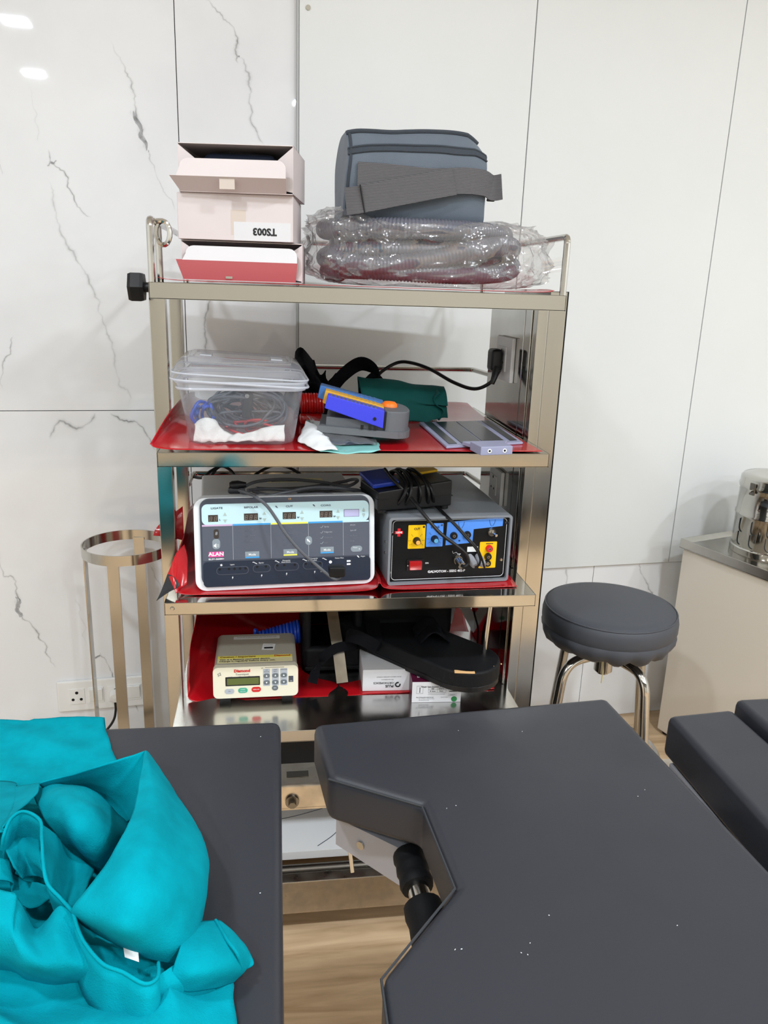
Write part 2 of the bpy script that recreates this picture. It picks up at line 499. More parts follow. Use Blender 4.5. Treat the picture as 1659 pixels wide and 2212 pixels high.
fl = tag(B().b2(-2.4, 3.4, -5.2, 1.3, -0.06, 0.0).build('floor', 'wood_floor', smooth=0), 'warm light wood floor seen between the two black table pads', 'floor', kind='structure')
ce = tag(B().b2(-2.4, 3.4, -5.2, 1.3, ZC, ZC + 0.06).build('ceiling', 'ceiling_white', smooth=0), 'plain white ceiling', 'ceiling', kind='structure')
tag(B().b2(-2.46, -2.4, -5.2, 1.3, 0, ZC).build('wall_left', 'wall_paint', smooth=0), 'plain white side wall on the left', 'wall', kind='structure')
tag(B().b2(3.4, 3.46, -5.2, 1.3, 0, ZC).build('wall_right', 'wall_paint', smooth=0), 'plain white side wall on the right', 'wall', kind='structure')
tag(B().b2(-2.4, 3.4, -5.26, -5.2, 0, ZC).build('wall_front', 'wall_beige', smooth=0), 'plain pale beige wall behind the viewer', 'wall', kind='structure')

# back wall: dark backing, marble tiles, white laminate boards standing proud of them
wb = B().b2(-2.55, 3.6, 0.012, 0.08, 0, ZC).build('wall_back', 'gap_black', smooth=0, loc=(0, 0.75, 0), rot=(0, 0, ROT))
tag(wb, 'back wall clad in white marble tiles and white laminate boards', 'wall', kind='structure')
def vein(b, att, pts, w, dark, seed):
    path = catmull([Vector((u, h, 0)) for u, h in pts], 10)
    N = len(path); base = len(b.v)
    cross = (-1, -0.4, -0.08, 0.08, 0.4, 1); val = (0, 0.25, 1, 1, 0.25, 0)
    for i, p in enumerate(path):
        t = (path[min(i + 1, N - 1)] - path[max(i - 1, 0)]); t.normalize()
        nn = Vector((-t.y, t.x, 0))
        jt = noise.noise(p * 45 + Vector((seed, 0, 0))) * 0.008 + noise.noise(p * 150 + Vector((seed, 5, 0))) * 0.003
        s = i / (N - 1)
        tp = min(1, s * 8, (1 - s) * 8)
        v = 0.5 + 0.9 * noise.noise(p * 22 + Vector((seed, 9, 3)))
        wd = w * (0.35 + 0.65 * max(0.1, v)) * (0.3 + 0.7 * tp)
        dk = dark * max(0.15, min(1, 0.35 + 0.8 * v)) * tp
        c = p + nn * jt
        for k, a in zip(cross, val):
            q = c + nn * (k * wd)
            b.v.append((q.x, -0.00025, q.y)); att[len(b.v) - 1] = a * dk
    for i in range(N - 1):
        for k in range(5):
            b.f.append((base + i * 6 + k, base + i * 6 + k + 1, base + i * 6 + 7 + k, base + i * 6 + 6 + k)); b.m.append(0)
def tile(u0, u1, h0, h1, veins):
    b = B(); att = {}
    b.b2(u0 + 0.001, u1 - 0.001, 0, 0.011, h0 + 0.001, h1 - 0.001)
    for q, (pts, w, dk) in enumerate(veins):
        pp = [wallpt(*p) for p in pts]
        pp = [(min(max(u, u0 + 0.004), u1 - 0.004), min(max(h, h0 + 0.004), h1 - 0.004)) for u, h in pp]
        vein(b, att, pp, w, dk, q * 3.7 + u0 * 10)
    o = b.build('tile', 'marble', wb, smooth=0)
    a = o.data.attributes.new('vein', 'FLOAT', 'POINT')
    vals = [0.0] * len(o.data.vertices)
    for k, v in att.items(): vals[k] = v
    a.data.foreach_set('value', vals)
    return o
V = [([(240, 88), (258, 125), (275, 160), (288, 195), (295, 240), (305, 280), (318, 325)], 0.009, 0.75),
     ([(318, 325), (325, 345), (340, 380), (358, 415), (383, 455)], 0.004, 0.45),
     ([(102, 322), (112, 345), (128, 365), (145, 390), (155, 420), (175, 455), (198, 468)], 0.007, 0.95),
     ([(102, 360), (112, 352), (124, 350)], 0.004, 0.8),
     ([(108, 390), (115, 430), (125, 480), (145, 525), (165, 560), (182, 588), (205, 630), (222, 690), (238, 735), (250, 790), (258, 830), (278, 846), (282, 880)], 0.011, 0.55),
     ([(60, 170), (75, 240), (85, 310)], 0.004, 0.2), ([(-5, 335), (8, 378)], 0.006, 0.6),
     ([(30, 725), (22, 760), (6, 790), (2, 840)], 0.006, 0.85), ([(285, 235), (292, 260), (300, 290), (318, 330)], 0.016, 0.25)]
tile(-2.5, uA, ZJ, ZC, V)
V = [([(105, 948), (125, 916), (140, 912), (165, 926), (195, 911), (205, 891)], 0.012, 0.75),
     ([(240, 889), (260, 905), (280, 911), (300, 912), (320, 940), (338, 975)], 0.009, 0.9),
     ([(-4, 1180), (5, 1240), (25, 1246), (38, 1290), (45, 1330), (75, 1360), (98, 1395), (100, 1415), (122, 1442)], 0.008, 0.85),
     ([(195, 1400), (205, 1416), (220, 1420), (240, 1450), (247, 1466)], 0.006, 0.8),
     ([(195, 1425), (207, 1418), (218, 1410)], 0.004, 0.7), ([(262, 1470), (285, 1500), (300, 1540)], 0.006, 0.6),
     ([(165, 1290), (178, 1340), (185, 1390)], 0.005, 0.25), ([(325, 1220), (345, 1260), (362, 1290)], 0.006, 0.45),
     ([(32, 1290), (40, 1318), (50, 1330)], 0.02, 0.2)]
tile(-2.5, uA, 0.0, ZJ, V)
V = [([(445, -4), (462, 15), (480, 35), (495, 50), (512, 80), (510, 110), (515, 138)], 0.008, 0.9),
     ([(516, 120), (530, 145), (540, 170), (538, 200), (543, 235), (548, 275), (568, 312)], 0.010, 0.75),
     ([(455, 636), (446, 680), (442, 710), (448, 768)], 0.009, 0.8), ([(585, 770), (575, 790), (566, 815)], 0.006, 0.5)]
tile(uA, uB + 0.05, ZJ, ZC, V)
tile(uA, uB + 0.05, 0.0, ZJ, [([(420, 1100), (450, 1180), (470, 1260)], 0.007, 0.6)])
uE = wallpt(1282, 1236)[0]
tile(uB + 0.05, uE, 0.0, ZB + 0.06, [([(1222, 1226), (1225, 1255), (1220, 1290)], 0.010, 0.6)])
tile(uE, uE + 0.8, 0.0, ZB + 0.06, [([(1380, 1215), (1386, 1240), (1398, 1262), (1412, 1292)], 0.009, 0.8)])
tile(uE + 0.8, 3.55, 0.0, ZB + 0.06, [])
# white boards
for a, c in ((uB, uC), (uC, uD), (uD, uD + 0.62), (uD + 0.62, uD + 1.24), (uD + 1.24, 3.55)):
    b = B(); b.b2(a + 0.0012, c - 0.0012, -0.012, 0.0, ZB, ZC - 0.002, 0.0008, 1)
    b.build('panel', 'white_laminate', wb, smooth=0)
b = B(); b.b2(uB - 0.005, uB, -0.013, 0.0, ZB, ZC - 0.002); b.build('edge_strip', 'trim_grey', wb, smooth=0)
b = B(); b.b2(uB + 0.004, 3.5, -0.004, 0.0, ZB + 0.02, ZC - 0.01); b.build('panel_gap', 'gap_black', wb, smooth=0)
u, h = wallpt(664, 20)
b = B(); b.cyl((u, -0.0125, h), (u, -0.0145, h), 0.006, n=16); b.build('screw_cap', 'cream_dark', wb)

# square LED downlights of the ceiling (outside the frame; two mirror in the left marble)
li = 0
for ix, lx in enumerate((-0.98, 0.98, 2.5)):
    for iy, ly in enumerate((-1.3, -2.6, -3.85)):
        name = ['left', 'middle', 'right'][ix]; rown = ['nearest the marble wall', 'second from the marble wall', 'farthest from the marble wall'][iy]
        t = thing('ceiling_light', 'square LED downlight in the %s row, %s' % (name, rown), 'ceiling light', (lx, ly, ZC), ROT, 'square LED ceiling lights')
        f = B()
        for x0, x1, y0, y1 in ((-0.09, 0.09, -0.09, -0.075), (-0.09, 0.09, 0.075, 0.09), (-0.09, -0.075, -0.075, 0.075), (0.075, 0.09, -0.075, 0.075)):
            f.b2(x0, x1, y0, y1, -0.012, -0.0005)
        f.build('frame', 'white_plastic', t, smooth=0)
        B().b2(-0.075, 0.075, -0.075, 0.075, -0.008, -0.003).build('diffuser', 'lamp_white', t, smooth=0)
        ld = bpy.data.lights.new('downlight', 'AREA'); ld.shape = 'SQUARE'; ld.size = 0.14; ld.energy = LIGHT_W
        ld.color = (0.85, 0.93, 1.0)
        lo = bpy.data.objects.new('downlight_emitter', ld); COL.objects.link(lo); lo.parent = t; lo.location = (0, 0, -0.011)
# ---------------------------------------------------------------- stainless equipment trolley
ZS = {1: 1.4000, 2: 1.1027, 3: 0.8081, 4: 0.5182}
tr = thing('equipment_trolley', 'tall stainless steel equipment trolley with open shelves holding medical devices', 'trolley', (0, 0, 0))
XL, XR, DP = -0.375, 0.367, 0.60
def pan(z, x0, x1, lip, y0=0.0, y1=DP, name='shelf', m='steel_mirror'):
    b = B()
    b.b2(x0, x1, y0, y1, z - 0.0015, z, 0.0006, 1)
    b.b2(x0, x1, y0, y0 + 0.0015, z - lip, z, 0.0005, 1)
    b.b2(x0, x1, y1 - 0.0015, y1, z - lip, z)
    b.b2(x0, x0 + 0.0015, y0, y1, z - lip, z)
    b.b2(x1 - 0.0015, x1, y0, y1, z - lip, z)
    b.b2(x0, x1, y0, y0 + 0.015, z - lip, z - lip + 0.0015)
    return b.build(name, m, tr, smooth=0)
sh1 = pan(ZS[1], XL, 0.372, 0.028)
sh2 = pan(ZS[2], XL, XR, 0.027)
sh3 = pan(ZS[3], XL, 0.366, 0.0252)
sh4 = pan(ZS[4], XL, 0.369, 0.026, m='steel_satin')
B().cyl((-0.36, 0, ZS[3] - 0.011), (-0.36, -0.003, ZS[3] - 0.011), 0.0045, 0.003, 14).build('rivet', 'steel', sh3)
def post(x0, x1, y0, y1, z0, z1, m='steel_brushed', name='post'):
    return B().b2(x0, x1, y0, y1, z0, z1, 0.002, 2).build(name, m, tr)
post(-0.395, -0.365, 0.13, 0.158, 0.055, ZS[1] - 0.001)
post(-0.395, -0.367, 0.43, 0.458, 0.055, ZS[1] - 0.001)
post(0.364, 0.3868, 0.13, 0.158, 0.055, ZS[1] - 0.001)
post(0.364, 0.3868, 0.43, 0.458, 0.055, ZS[1] - 0.001)
# raceway along the right side with the sockets
B().b2(0.3872, 0.424, 0.132, 0.456, 0.10, ZS[1] + 0.006, 0.001, 1).build('raceway', 'steel_brushed', tr)
B().b2(0.4242, 0.4256, 0.131, 0.456, 0.10, ZS[1] + 0.007).build('rubber_edge', 'black_rubber', tr, smooth=0)
for z0, z1 in ((ZS[4], ZS[3] - 0.026), (ZS[3], ZS[2] - 0.028), (ZS[2], ZS[1] - 0.029)):
    B().b2(0.3602, 0.3638, 0.20, 0.462, z0 + 0.001, z1, 0.0006, 1).build('side_panel', 'steel', tr)
    B().b2(0.3614, 0.3638, 0.158, 0.199, z0 + 0.001, z1, 0.0006, 1).build('side_strip', 'steel', tr)
# guard rails
def rail(pts, r, name='guard_rail', n=5):
    b = B(); b.tube(pts, r, 10); return b.build(name, 'steel', tr)
def bend(pts, rad=0.012, n=4):
    """polyline with rounded corners"""
    P = [Vector(p) for p in pts]; out = [P[0]]
    for i in range(1, len(P) - 1):
        a = (P[i - 1] - P[i]).normalized(); c = (P[i + 1] - P[i]).normalized()
        r = min(rad, (P[i - 1] - P[i]).length * 0.45, (P[i + 1] - P[i]).length * 0.45)
        p0, p2 = P[i] + a * r, P[i] + c * r
        for k in range(n + 1):
            t = k / n; out.append(p0 * (1 - t) ** 2 + P[i] * 2 * t * (1 - t) + p2 * t * t)
    out.append(P[-1]); return out
zr = ZS[1] + 0.102
rail(bend([(-0.369, 0.006, ZS[1]), (-0.369, 0.006, zr), (-0.369, 0.585, zr), (0.366, 0.585, zr), (0.366, 0.006, zr), (0.366, 0.006, ZS[1])]), 0.0062)
rail([(-0.372, 0.13, ZS[1]), (-0.372, 0.13, zr)], 0.0065, 'rail_upright')
rail([(-0.3695, 0.585, ZS[1]), (-0.3695, 0.585, zr)], 0.0062, 'rail_upright')
rail([(0.366, 0.585, ZS[1]), (0.366, 0.585, zr)], 0.0062, 'rail_upright')
for zs, zz in ((ZS[2], 0.102), (ZS[3], 0.119)):
    rail(bend([(-0.371, 0.458, zs + zz), (-0.371, 0.575, zs + zz), (0.352, 0.575, zs + zz), (0.366, 0.458, zs + zz)]), 0.0065)
# pigtail hook bent from rod, on the left rail
hk = []
c0 = aty(358, 492, 0.05)
for k in range(30):
    a = k / 29 * 3.4 * PI
    hk.append((-0.345 + 0.012 * math.sin(a) * (1 if a > PI else 1) - 0.010, 0.06 + 0.006 * k / 29, ZS[1] + 0.083 + 0.020 * math.cos(a)))
B().tube([(-0.369, 0.055, zr)] + hk, 0.0045, 8).build('rod_hook', 'steel', tr)
# black hexagonal clamp knob
b = B()
b.lathe([(0, -0.0135), (0.026, -0.0135), (0.0285, -0.008), (0.0285, 0.008), (0.026, 0.0135), (0, 0.0135)], 6, (-0.4085, 0.09, 1.39), Matrix.Rotation(PI / 2, 4, 'Y') @ Matrix.Rotation(PI / 6, 4, 'Z'))
kn = b.build('clamp_knob', 'black_plastic', tr, smooth=20)
B().cyl((-0.396, 0.09, 1.39), (-0.374, 0.09, 1.39), 0.009, n=14).build('knob_stem', 'black_rubber', tr)
# base frame, marble look base board, castors
B().b2(-0.39, 0.40, 0.0, 0.03, 0.056, 0.141, 0.003).build('base_bar', 'steel_aged', tr)
B().b2(-0.39, 0.40, 0.57, 0.60, 0.056, 0.141, 0.003).build('base_bar', 'steel_aged', tr)
for x in (-0.376, 0.386): B().b2(x - 0.014, x + 0.014, 0.03, 0.57, 0.056, 0.141, 0.003).build('base_bar', 'steel_aged', tr)
B().tube([(-0.36, 0.06, 0.12), (0.37, 0.06, 0.12)], 0.014, 12).build('base_tube', 'steel_dark', tr)
bb = B(); att = {}
bb.b2(-0.36, 0.37, 0.085, 0.56, 0.130, 0.150)
base_board = bb.build('base_board', 'marble', tr, smooth=0)
bv = B()
for pts in ([(-0.17, 0.20), (-0.11, 0.215), (-0.05, 0.235)], [(-0.07, 0.10), (-0.035, 0.13), (-0.01, 0.16)]):
    bv.tube([(x, y, 0.1503) for x, y in catmull([Vector((a, c, 0)) for a, c in pts], 6) for _ in (0,)] if False else [(p.x, p.y, 0.1502) for p in catmull([Vector((a, c, 0)) for a, c in pts], 6)], 0.0011, 4, flat=0.3)
bv.build('vein_line', 'print_grey', base_board)
for x in (-0.36, 0.37):
    for y in (0.05, 0.55):
        w = B(); w.lathe([(0.006, -0.010), (0.022, -0.010), (0.025, -0.006), (0.025, 0.006), (0.022, 0.010), (0.006, 0.010)], 20, (x, y, 0.025), Matrix.Rotation(PI / 2, 4, 'Y'))
        ca = w.build('castor', 'castor_rubber', tr)
        B().b2(x - 0.018, x + 0.018, y - 0.016, y + 0.016, 0.050, 0.056).b2(x - 0.015, x - 0.012, y - 0.012, y + 0.012, 0.02, 0.052).b2(x + 0.012, x + 0.015, y - 0.012, y + 0.012, 0.02, 0.052).build('castor_fork', 'steel_dark', ca, smooth=0)
# socket plates on the raceway panel
def socket_plate(yc, zc, w, h, plug=False):
    o = B().box((0.3553, yc, zc), (0.0095, w, h), 0.003).build('socket_plate', 'white_plastic', tr)
    B().box((0.3498, yc + 0.008, zc), (0.003, w * 0.52, h * 0.56), 0.0008).build('socket_insert', 'white_plastic', o)
    for dy, dz, r in ((0, 0.018, 0.0035), (0.011, -0.008, 0.0028), (-0.011, -0.008, 0.0028)):
        s = B(); s.cyl((0.3478, yc + 0.008 + dy, zc + dz), (0.3488, yc + 0.008 + dy, zc + dz), r, n=12)
        s.build('socket_hole', 'socket_hole', o)
    return o
socket_plate(0.305, 1.2575, 0.118, 0.098)
socket_plate(0.300, 0.965, 0.095, 0.080)
B().box((0.3553, 0.315, 0.742), (0.0095, 0.10, 0.085), 0.003).build('socket_plate', 'white_plastic', tr)

# black case standing on the base board
t = thing('black_case', 'black case standing on the marble base board under the lowest shelf', 'case', (-0.08, 0.39, 0.150))
B().box((0, 0, 0.135), (0.40, 0.26, 0.265), 0.012).build('body', 'black_plastic', t)
B().b2(-0.201, 0.201, -0.131, 0.131, 0.188, 0.191).build('seam', 'black_rubber', t, smooth=0)
for x in (-0.1, 0.1): B().box((x, -0.132, 0.19), (0.03, 0.006, 0.04), 0.002).build('latch', 'steel_dark', t)

# ---------------------------------------------------------------- operating table
TZ = 0.80; PT = 0.068
ot = thing('operating_table', 'operating table with black vinyl sections, the middle one with an angular cut-out', 'operating table', (0, -0.70, 0))
def pad(poly, z1, th, name='pad', r=0.012, seg=3, dz=0.0):
    b = B(); b.prism([(x, y + 0.70) for x, y in poly], z1 - th, z1, 'z', r, seg)
    o = b.build(name, 'vinyl_pad', ot, smooth=60); return o
pl = pad([(-1.25, -0.975), (-0.161, -0.975), (-0.158, -0.424), (-1.25, -0.412)], TZ, PT)
big = [(-0.112, -0.437), (-0.099, -0.567), (0.0105, -0.632), (0.0205, -0.770), (-0.072, -0.873), (-0.074, -0.978), (0.390, -0.978), (0.3485, -0.398)]
pm = pad(big, TZ, PT)
p3_ = pad([(0.414, -0.975), (0.540, -0.975), (0.527, -0.452), (0.416, -0.462)], TZ + 0.002, 0.066, r=0.010)
p4_ = pad([(0.548, -0.975), (1.35, -0.975), (1.35, -0.435), (0.536, -0.440)], TZ + 0.012, 0.075, r=0.010)
# raised stitched seam round the cut-out of the middle pad
seam = []
for (x, y), (x2, y2) in zip(big[1:5], big[2:6]):
    for k in range(10): seam.append((x + (x2 - x) * k / 10, y + 0.70 + (y2 - y) * k / 10, TZ - 0.0035))
def inset(pts, d): return pts
B().tube([Vector(p) for p in seam], 0.0014, 6).build('piping', 'vinyl_seam', pm)
# frames under the pads
B().b2(-1.20, -0.19, -0.25, 0.245, TZ - PT - 0.022, TZ - PT - 0.001, 0.002).build('section_frame', 'grey_paint', ot)
B().b2(0.07, 0.34, -0.25, 0.22, TZ - PT - 0.022, TZ - PT - 0.001, 0.002).build('section_frame', 'grey_paint', ot)
B().b2(0.42, 1.30, -0.25, 0.22, TZ - PT - 0.022, TZ - PT - 0.001, 0.002).build('section_frame', 'grey_paint', ot)
# side rail with bolt between the two sections
rl = B(); rl.b2(-1.1, 1.2, 0.245, 0.275, 0.668, 0.700, 0.002)
rl = rl.build('side_rail', 'steel_aged', ot)
B().b2(-0.19, -0.06, 0.242, 0.300, 0.672, 0.712, 0.004).build('rail_clamp', 'steel_aged', rl)
B().b2(-0.150, -0.118, 0.262, 0.276, 0.7122, 0.7128).build('slot', 'steel_dark', rl, smooth=0)
B().cyl((-0.1425, 0.243, 0.687), (-0.1425, 0.238, 0.687), 0.010, n=18).cyl((-0.1425, 0.238, 0.687), (-0.1425, 0.230, 0.687), 0.0055, n=6).build('bolt', 'steel_dark', rl)
# grey painted bracket under the cut-out, with its oval screw
br = B()
P0, P1 = Vector((-0.083, 0.190, 0)), Vector((0.010, 0.098, 0))
dirv = (P1 - P0).normalized(); nv = Vector((dirv.y, -dirv.x, 0))
def brp(s, n, z): q = P0 + dirv * s + nv * n; return (q.x, q.y, z)
L = (P1 - P0).length
prof = [(0.0, 0.690), (0.008, 0.694), (L, 0.700), (L, 0.640), (0.0, 0.650)]
vs = [brp(s, 0, z) for s, z in prof] + [brp(s, -0.055, z) for s, z in prof]
br.add(vs, [(0, 1, 2, 3, 4), (9, 8, 7, 6, 5)] + [(i, (i + 1) % 5, (i + 1) % 5 + 5, i + 5) for i in range(5)])
br = br.build('leg_bracket', 'grey_paint', ot, smooth=20)
c = Vector(brp(0.045, 0.001, 0.672))
B().cyl(c, c + nv * 0.002, 0.006, n=16).build('screw', 'steel', br)
# hinge tube with black foam sleeves
ta, tb = Vector((0.006, 0.112, 0.690)), Vector((0.020, -0.10, 0.655))
B().cyl(ta, tb, 0.014, n=18).build('hinge_tube', 'steel', ot)
for s0, s1, r in ((0.0, 0.24, 0.021), (0.36, 0.78, 0.024)):
    a, e = ta.lerp(tb, s0), ta.lerp(tb, s1)
    B().tube([a.lerp(e, k / 8) for k in range(9)], lambda i, r=r: r * (1 + 0.05 * math.sin(i * 2.1)), 18).build('foam_sleeve', 'black_foam', ot)
# release lever hanging from the side rail
B().box((-0.058, 0.262, 0.605), (0.006, 0.010, 0.13), 0.001, Euler((0, -0.12, 0))).build('release_lever', 'steel', ot)
# column and base (under the pads)
B().b2(0.12, 0.40, -0.16, 0.14, 0.16, 0.71, 0.01).build('column', 'steel', ot)
B().b2(0.10, 0.95, -0.20, 0.18, 0.04, 0.16, 0.02).build('base', 'grey_paint', ot)
for x in (0.16, 0.89):
    for y in (-0.15, 0.13):
        B().lathe([(0.005, -0.01), (0.02, -0.01), (0.02, 0.01), (0.005, 0.01)], 16, (x, y, 0.02), Matrix.Rotation(PI / 2, 4, 'Y')).build('castor', 'castor_rubber', ot)
for x0, x1 in ((-1.19, -0.26), (0.40, 1.29)): B().b2(x0, x1, -0.05, 0.03, 0.66, TZ - PT - 0.022).build('spine_beam', 'grey_paint', ot, smooth=0)
# lint specks lying on the pads
sp = B()
for px, py in ((563, 1591), (562, 1929), (1128, 1580), (990, 1578), (1393, 1706), (1378, 1720), (1186, 1977), (1145, 2037), (985, 1740), (965, 1746), (997, 2050), (983, 2051), (1463, 1999), (1126, 2058), (1140, 2062)):
    p = atz(px, py, TZ + 0.0006)
    sp.box((p.x, p.y + 0.70, p.z), (0.0009 + random.random() * 0.0007, 0.0006, 0.0005), rot=Euler((0, 0, random.random() * 3)))
sp.build('lint', 'white_paper', ot, smooth=0)['kind'] = 'stuff'

# ---------------------------------------------------------------- ring stand left of the trolley
rs = thing('bowl_ring_stand', 'stainless steel ring stand with four flat legs, left of the trolley', 'stand', (-0.537, 0.52, 0))
RR, RZ = 0.108, 0.735
b = B(); b.lathe([(RR, RZ), (RR, RZ + 0.026), (RR - 0.003, RZ + 0.026), (RR - 0.003, RZ), (RR, RZ)], 64)
b.build('top_ring', 'steel_brushed', rs)
for k, a in enumerate((-98, -8, 82, 178)):
    a = R(a); d = Vector((math.cos(a), math.sin(a), 0)); tdir = Vector((-d.y, d.x, 0))
    lg = B(); lg.ribbon([d * (RR - 0.0045) + Vector((0, 0, z)) for z in (0.03, 0.3, 0.5, RZ + 0.006)], 0.028, tdir, 0.0035)
    lg.build('leg', 'steel_brushed', rs)
b = B(); b.lathe([(RR - 0.007, 0.10), (RR - 0.007, 0.122), (RR - 0.010, 0.122), (RR - 0.010, 0.10), (RR - 0.007, 0.10)], 48)
b.build('lower_ring', 'steel_brushed', rs)
for k in range(4):
    a = R(-98 + 92 * k); x, y = (RR - 0.005) * math.cos(a), (RR - 0.005) * math.sin(a)
    B().lathe([(0.004, -0.007), (0.016, -0.007), (0.016, 0.007), (0.004, 0.007)], 16, (x, y, 0.016), Matrix.Rotation(PI / 2, 4, 'Y')).cyl((x, y, 0.016), (x, y, 0.04), 0.004, n=8).build('castor', 'castor_rubber', rs)

# ---------------------------------------------------------------- wall socket plate with plug
us, hs = -0.7807 / math.cos(ROT), 0.2974
wl = thing('wall_socket', 'long white wall socket plate with switches, low on the marble wall', 'socket plate', (0, 0.75, 0), ROT)
B().box((us + 0.125, -0.006, hs - 0.048), (0.25, 0.012, 0.095), 0.005).build('plate', 'white_plastic', wl)
for i, x in enumerate((0.053, 0.105, 0.158, 0.208)):
    mo = B().box((us + x, -0.0125, hs - 0.048), (0.042, 0.003, 0.048), 0.0008).build('module' if i in (0, 2) else 'switch', 'white_plastic', wl)
    if i in (0, 2):
        for dx, dz, r in ((0, 0.012, 0.0045), (0.011, -0.009, 0.0042), (-0.011, -0.009, 0.0042)):
            s = B(); s.cyl((us + x + dx, -0.0145, hs - 0.048 + dz), (us + x + dx, -0.0135, hs - 0.048 + dz), r, n=14)
            s.build('socket_hole', 'socket_hole', mo)
    else:
        B().box((us + x, -0.0155, hs - 0.046), (0.036, 0.006, 0.040), 0.0015, Euler((0.12, 0, 0))).build('rocker', 'white_plastic', mo)
pc = thing('wall_plug_cord', 'white plug with black cord in the wall socket behind the ring stand', 'plug', (0, 0.75, 0), ROT)
ux = us + 0.158
B().lathe([(0, 0), (0.017, 0), (0.017, 0.012), (0.013, 0.024), (0, 0.026)], 20, (ux, -0.0155, hs - 0.05), Matrix.Rotation(PI / 2, 4, 'X')).build('plug', 'white_plastic', pc)
B().tube(catmull([(ux, -0.036, hs - 0.06), (ux, -0.04, hs - 0.09), (ux - 0.01, -0.05, hs - 0.12), (ux - 0.05, -0.06, hs - 0.17), (ux - 0.09, -0.06, hs - 0.25), (ux - 0.10, -0.06, 0.006)], 8), 0.0035, 8).build('cord', 'black_rubber', pc)

# ---------------------------------------------------------------- stool
st = thing('round_stool', 'round revolving stool with grey vinyl cushion and bent steel tube legs', 'stool', (0.705, 0.36, 0))
SZ = 0.632; SR = 0.173
b = B(); b.lathe([(0, SZ), (SR - 0.03, SZ - 0.001), (SR - 0.012, SZ - 0.006), (SR - 0.003, SZ - 0.016), (SR, SZ - 0.03), (SR, SZ - 0.05), (SR - 0.004, SZ - 0.060)], 64)
cu = b.build('cushion', 'vinyl_stool', st, smooth=80)
B().tube([((SR - 0.006) * math.cos(a * PI / 40), (SR - 0.006) * math.sin(a * PI / 40), SZ - 0.0105) for a in range(80)], 0.0022, 6, closed=True).build('piping', 'vinyl_stool', cu)
sk = B(); rows = []
for z, r, am in ((SZ - 0.056, SR - 0.006, 0), (SZ - 0.066, SR - 0.0005, 0.001), (SZ - 0.080, SR - 0.003, 0.002), (SZ - 0.098, SR - 0.014, 0.004), (SZ - 0.110, SR - 0.035, 0.006), (SZ - 0.113, SR - 0.06, 0.008), (SZ - 0.112, SR - 0.10, 0.004)):
    rows.append([Vector(((r + am * math.sin(k * 17 / 96 * 2 * PI + 0.7 * math.sin(k * 0.4))) * math.cos(k / 96 * 2 * PI), (r + am * math.sin(k * 17 / 96 * 2 * PI)) * math.sin(k / 96 * 2 * PI), z + am * 0.8 * math.sin(k * 0.9))) for k in range(96)])
sk.grid(rows, closed_u=True).build('cover_skirt', 'vinyl_stool', st, smooth=80)
B().cyl((0, 0, SZ - 0.115), (0, 0, SZ - 0.108), 0.10, n=32).build('seat_plate', 'black_rubber', st)
B().cyl((0, 0, 0.43), (0, 0, SZ - 0.114), 0.0155, n=20).build('spindle', 'steel', st)
B().cyl((0, 0, 0.438), (0, 0, 0.500), 0.024, n=24).build('hub', 'steel', st)
for a in (22, 112, 202, 292):
    a = R(a); d = Vector((math.cos(a), math.sin(a), 0))
    pth = bend([d * 0.02 + Vector((0, 0, 0.488)), d * 0.14 + Vector((0, 0, 0.488)), d * 0.195 + Vector((0, 0, 0.03))], 0.085, 10)
    lg = B(); lg.tube(pth, 0.0125, 14); lo = lg.build('leg', 'steel', st)
    e = d * 0.196
    B().lathe([(0, 0), (0.017, 0), (0.017, 0.012), (0.014, 0.035), (0, 0.036)], 16, (e.x, e.y, 0.0)).build('rubber_foot', 'black_rubber', lo)
B().lathe([(0.165, 0.20), (0.171, 0.206), (0.177, 0.20), (0.171, 0.194), (0.165, 0.20)], 48).build('foot_ring', 'steel', st)
B().tube(catmull([(-0.03, -0.012, 0.516), (-0.005, -0.03, 0.508), (0.028, -0.012, 0.514), (0.02, 0.02, 0.516), (-0.02, 0.02, 0.518)], 6, True), 0.0022, 6, closed=True).tube(catmull([(-0.01, -0.028, 0.51), (-0.02, -0.036, 0.487), (-0.018, -0.040, 0.452), (-0.018, -0.038, 0.42)], 5), 0.0018, 6).build('drawstring', 'label_cream', st)

# ---------------------------------------------------------------- cabinet at the right with tray top and dressing drum
CZ = 0.68; CY = R(19)
cb = thing('bedside_cabinet', 'beige cabinet with a stainless tray top at the right edge', 'cabinet', (1.093, 0.737, 0), CY)
CWD, CDP = 0.36, 0.42
B().b2(0.008, CWD - 0.008, -CDP + 0.008, -0.008, 0.012, CZ - 0.030, 0.004).build('body', 'cabinet_beige', cb)
tp = B()
tp.b2(0, CWD, -CDP, 0, CZ - 0.0285, CZ - 0.0265)
for x0, x1, y0, y1 in ((0, CWD, -0.002, 0), (0, CWD, -CDP, -CDP + 0.002), (0, 0.002, -CDP, 0), (CWD - 0.002, CWD, -CDP, 0)):
    tp.b2(x0, x1, y0, y1, CZ - 0.030, CZ, 0.0008, 1)
tp = tp.build('tray_top', 'steel_brushed', cb, smooth=0)
r_ = B(); r_.add([(0.002, -CDP + 0.002, CZ), (CWD - 0.002, -CDP + 0.002, CZ), (CWD - 0.002, -0.002, CZ), (0.002, -0.002, CZ), (0.022, -CDP + 0.022, CZ - 0.010), (CWD - 0.022, -CDP + 0.022, CZ - 0.010), (CWD - 0.022, -0.022, CZ - 0.010), (0.022, -0.022, CZ - 0.010)],
                 [(0, 1, 5, 4), (1, 2, 6, 5), (2, 3, 7, 6), (3, 0, 4, 7), (4, 5, 6, 7)])
r_.build('tray_surface', 'steel_brushed', tp, smooth=0)
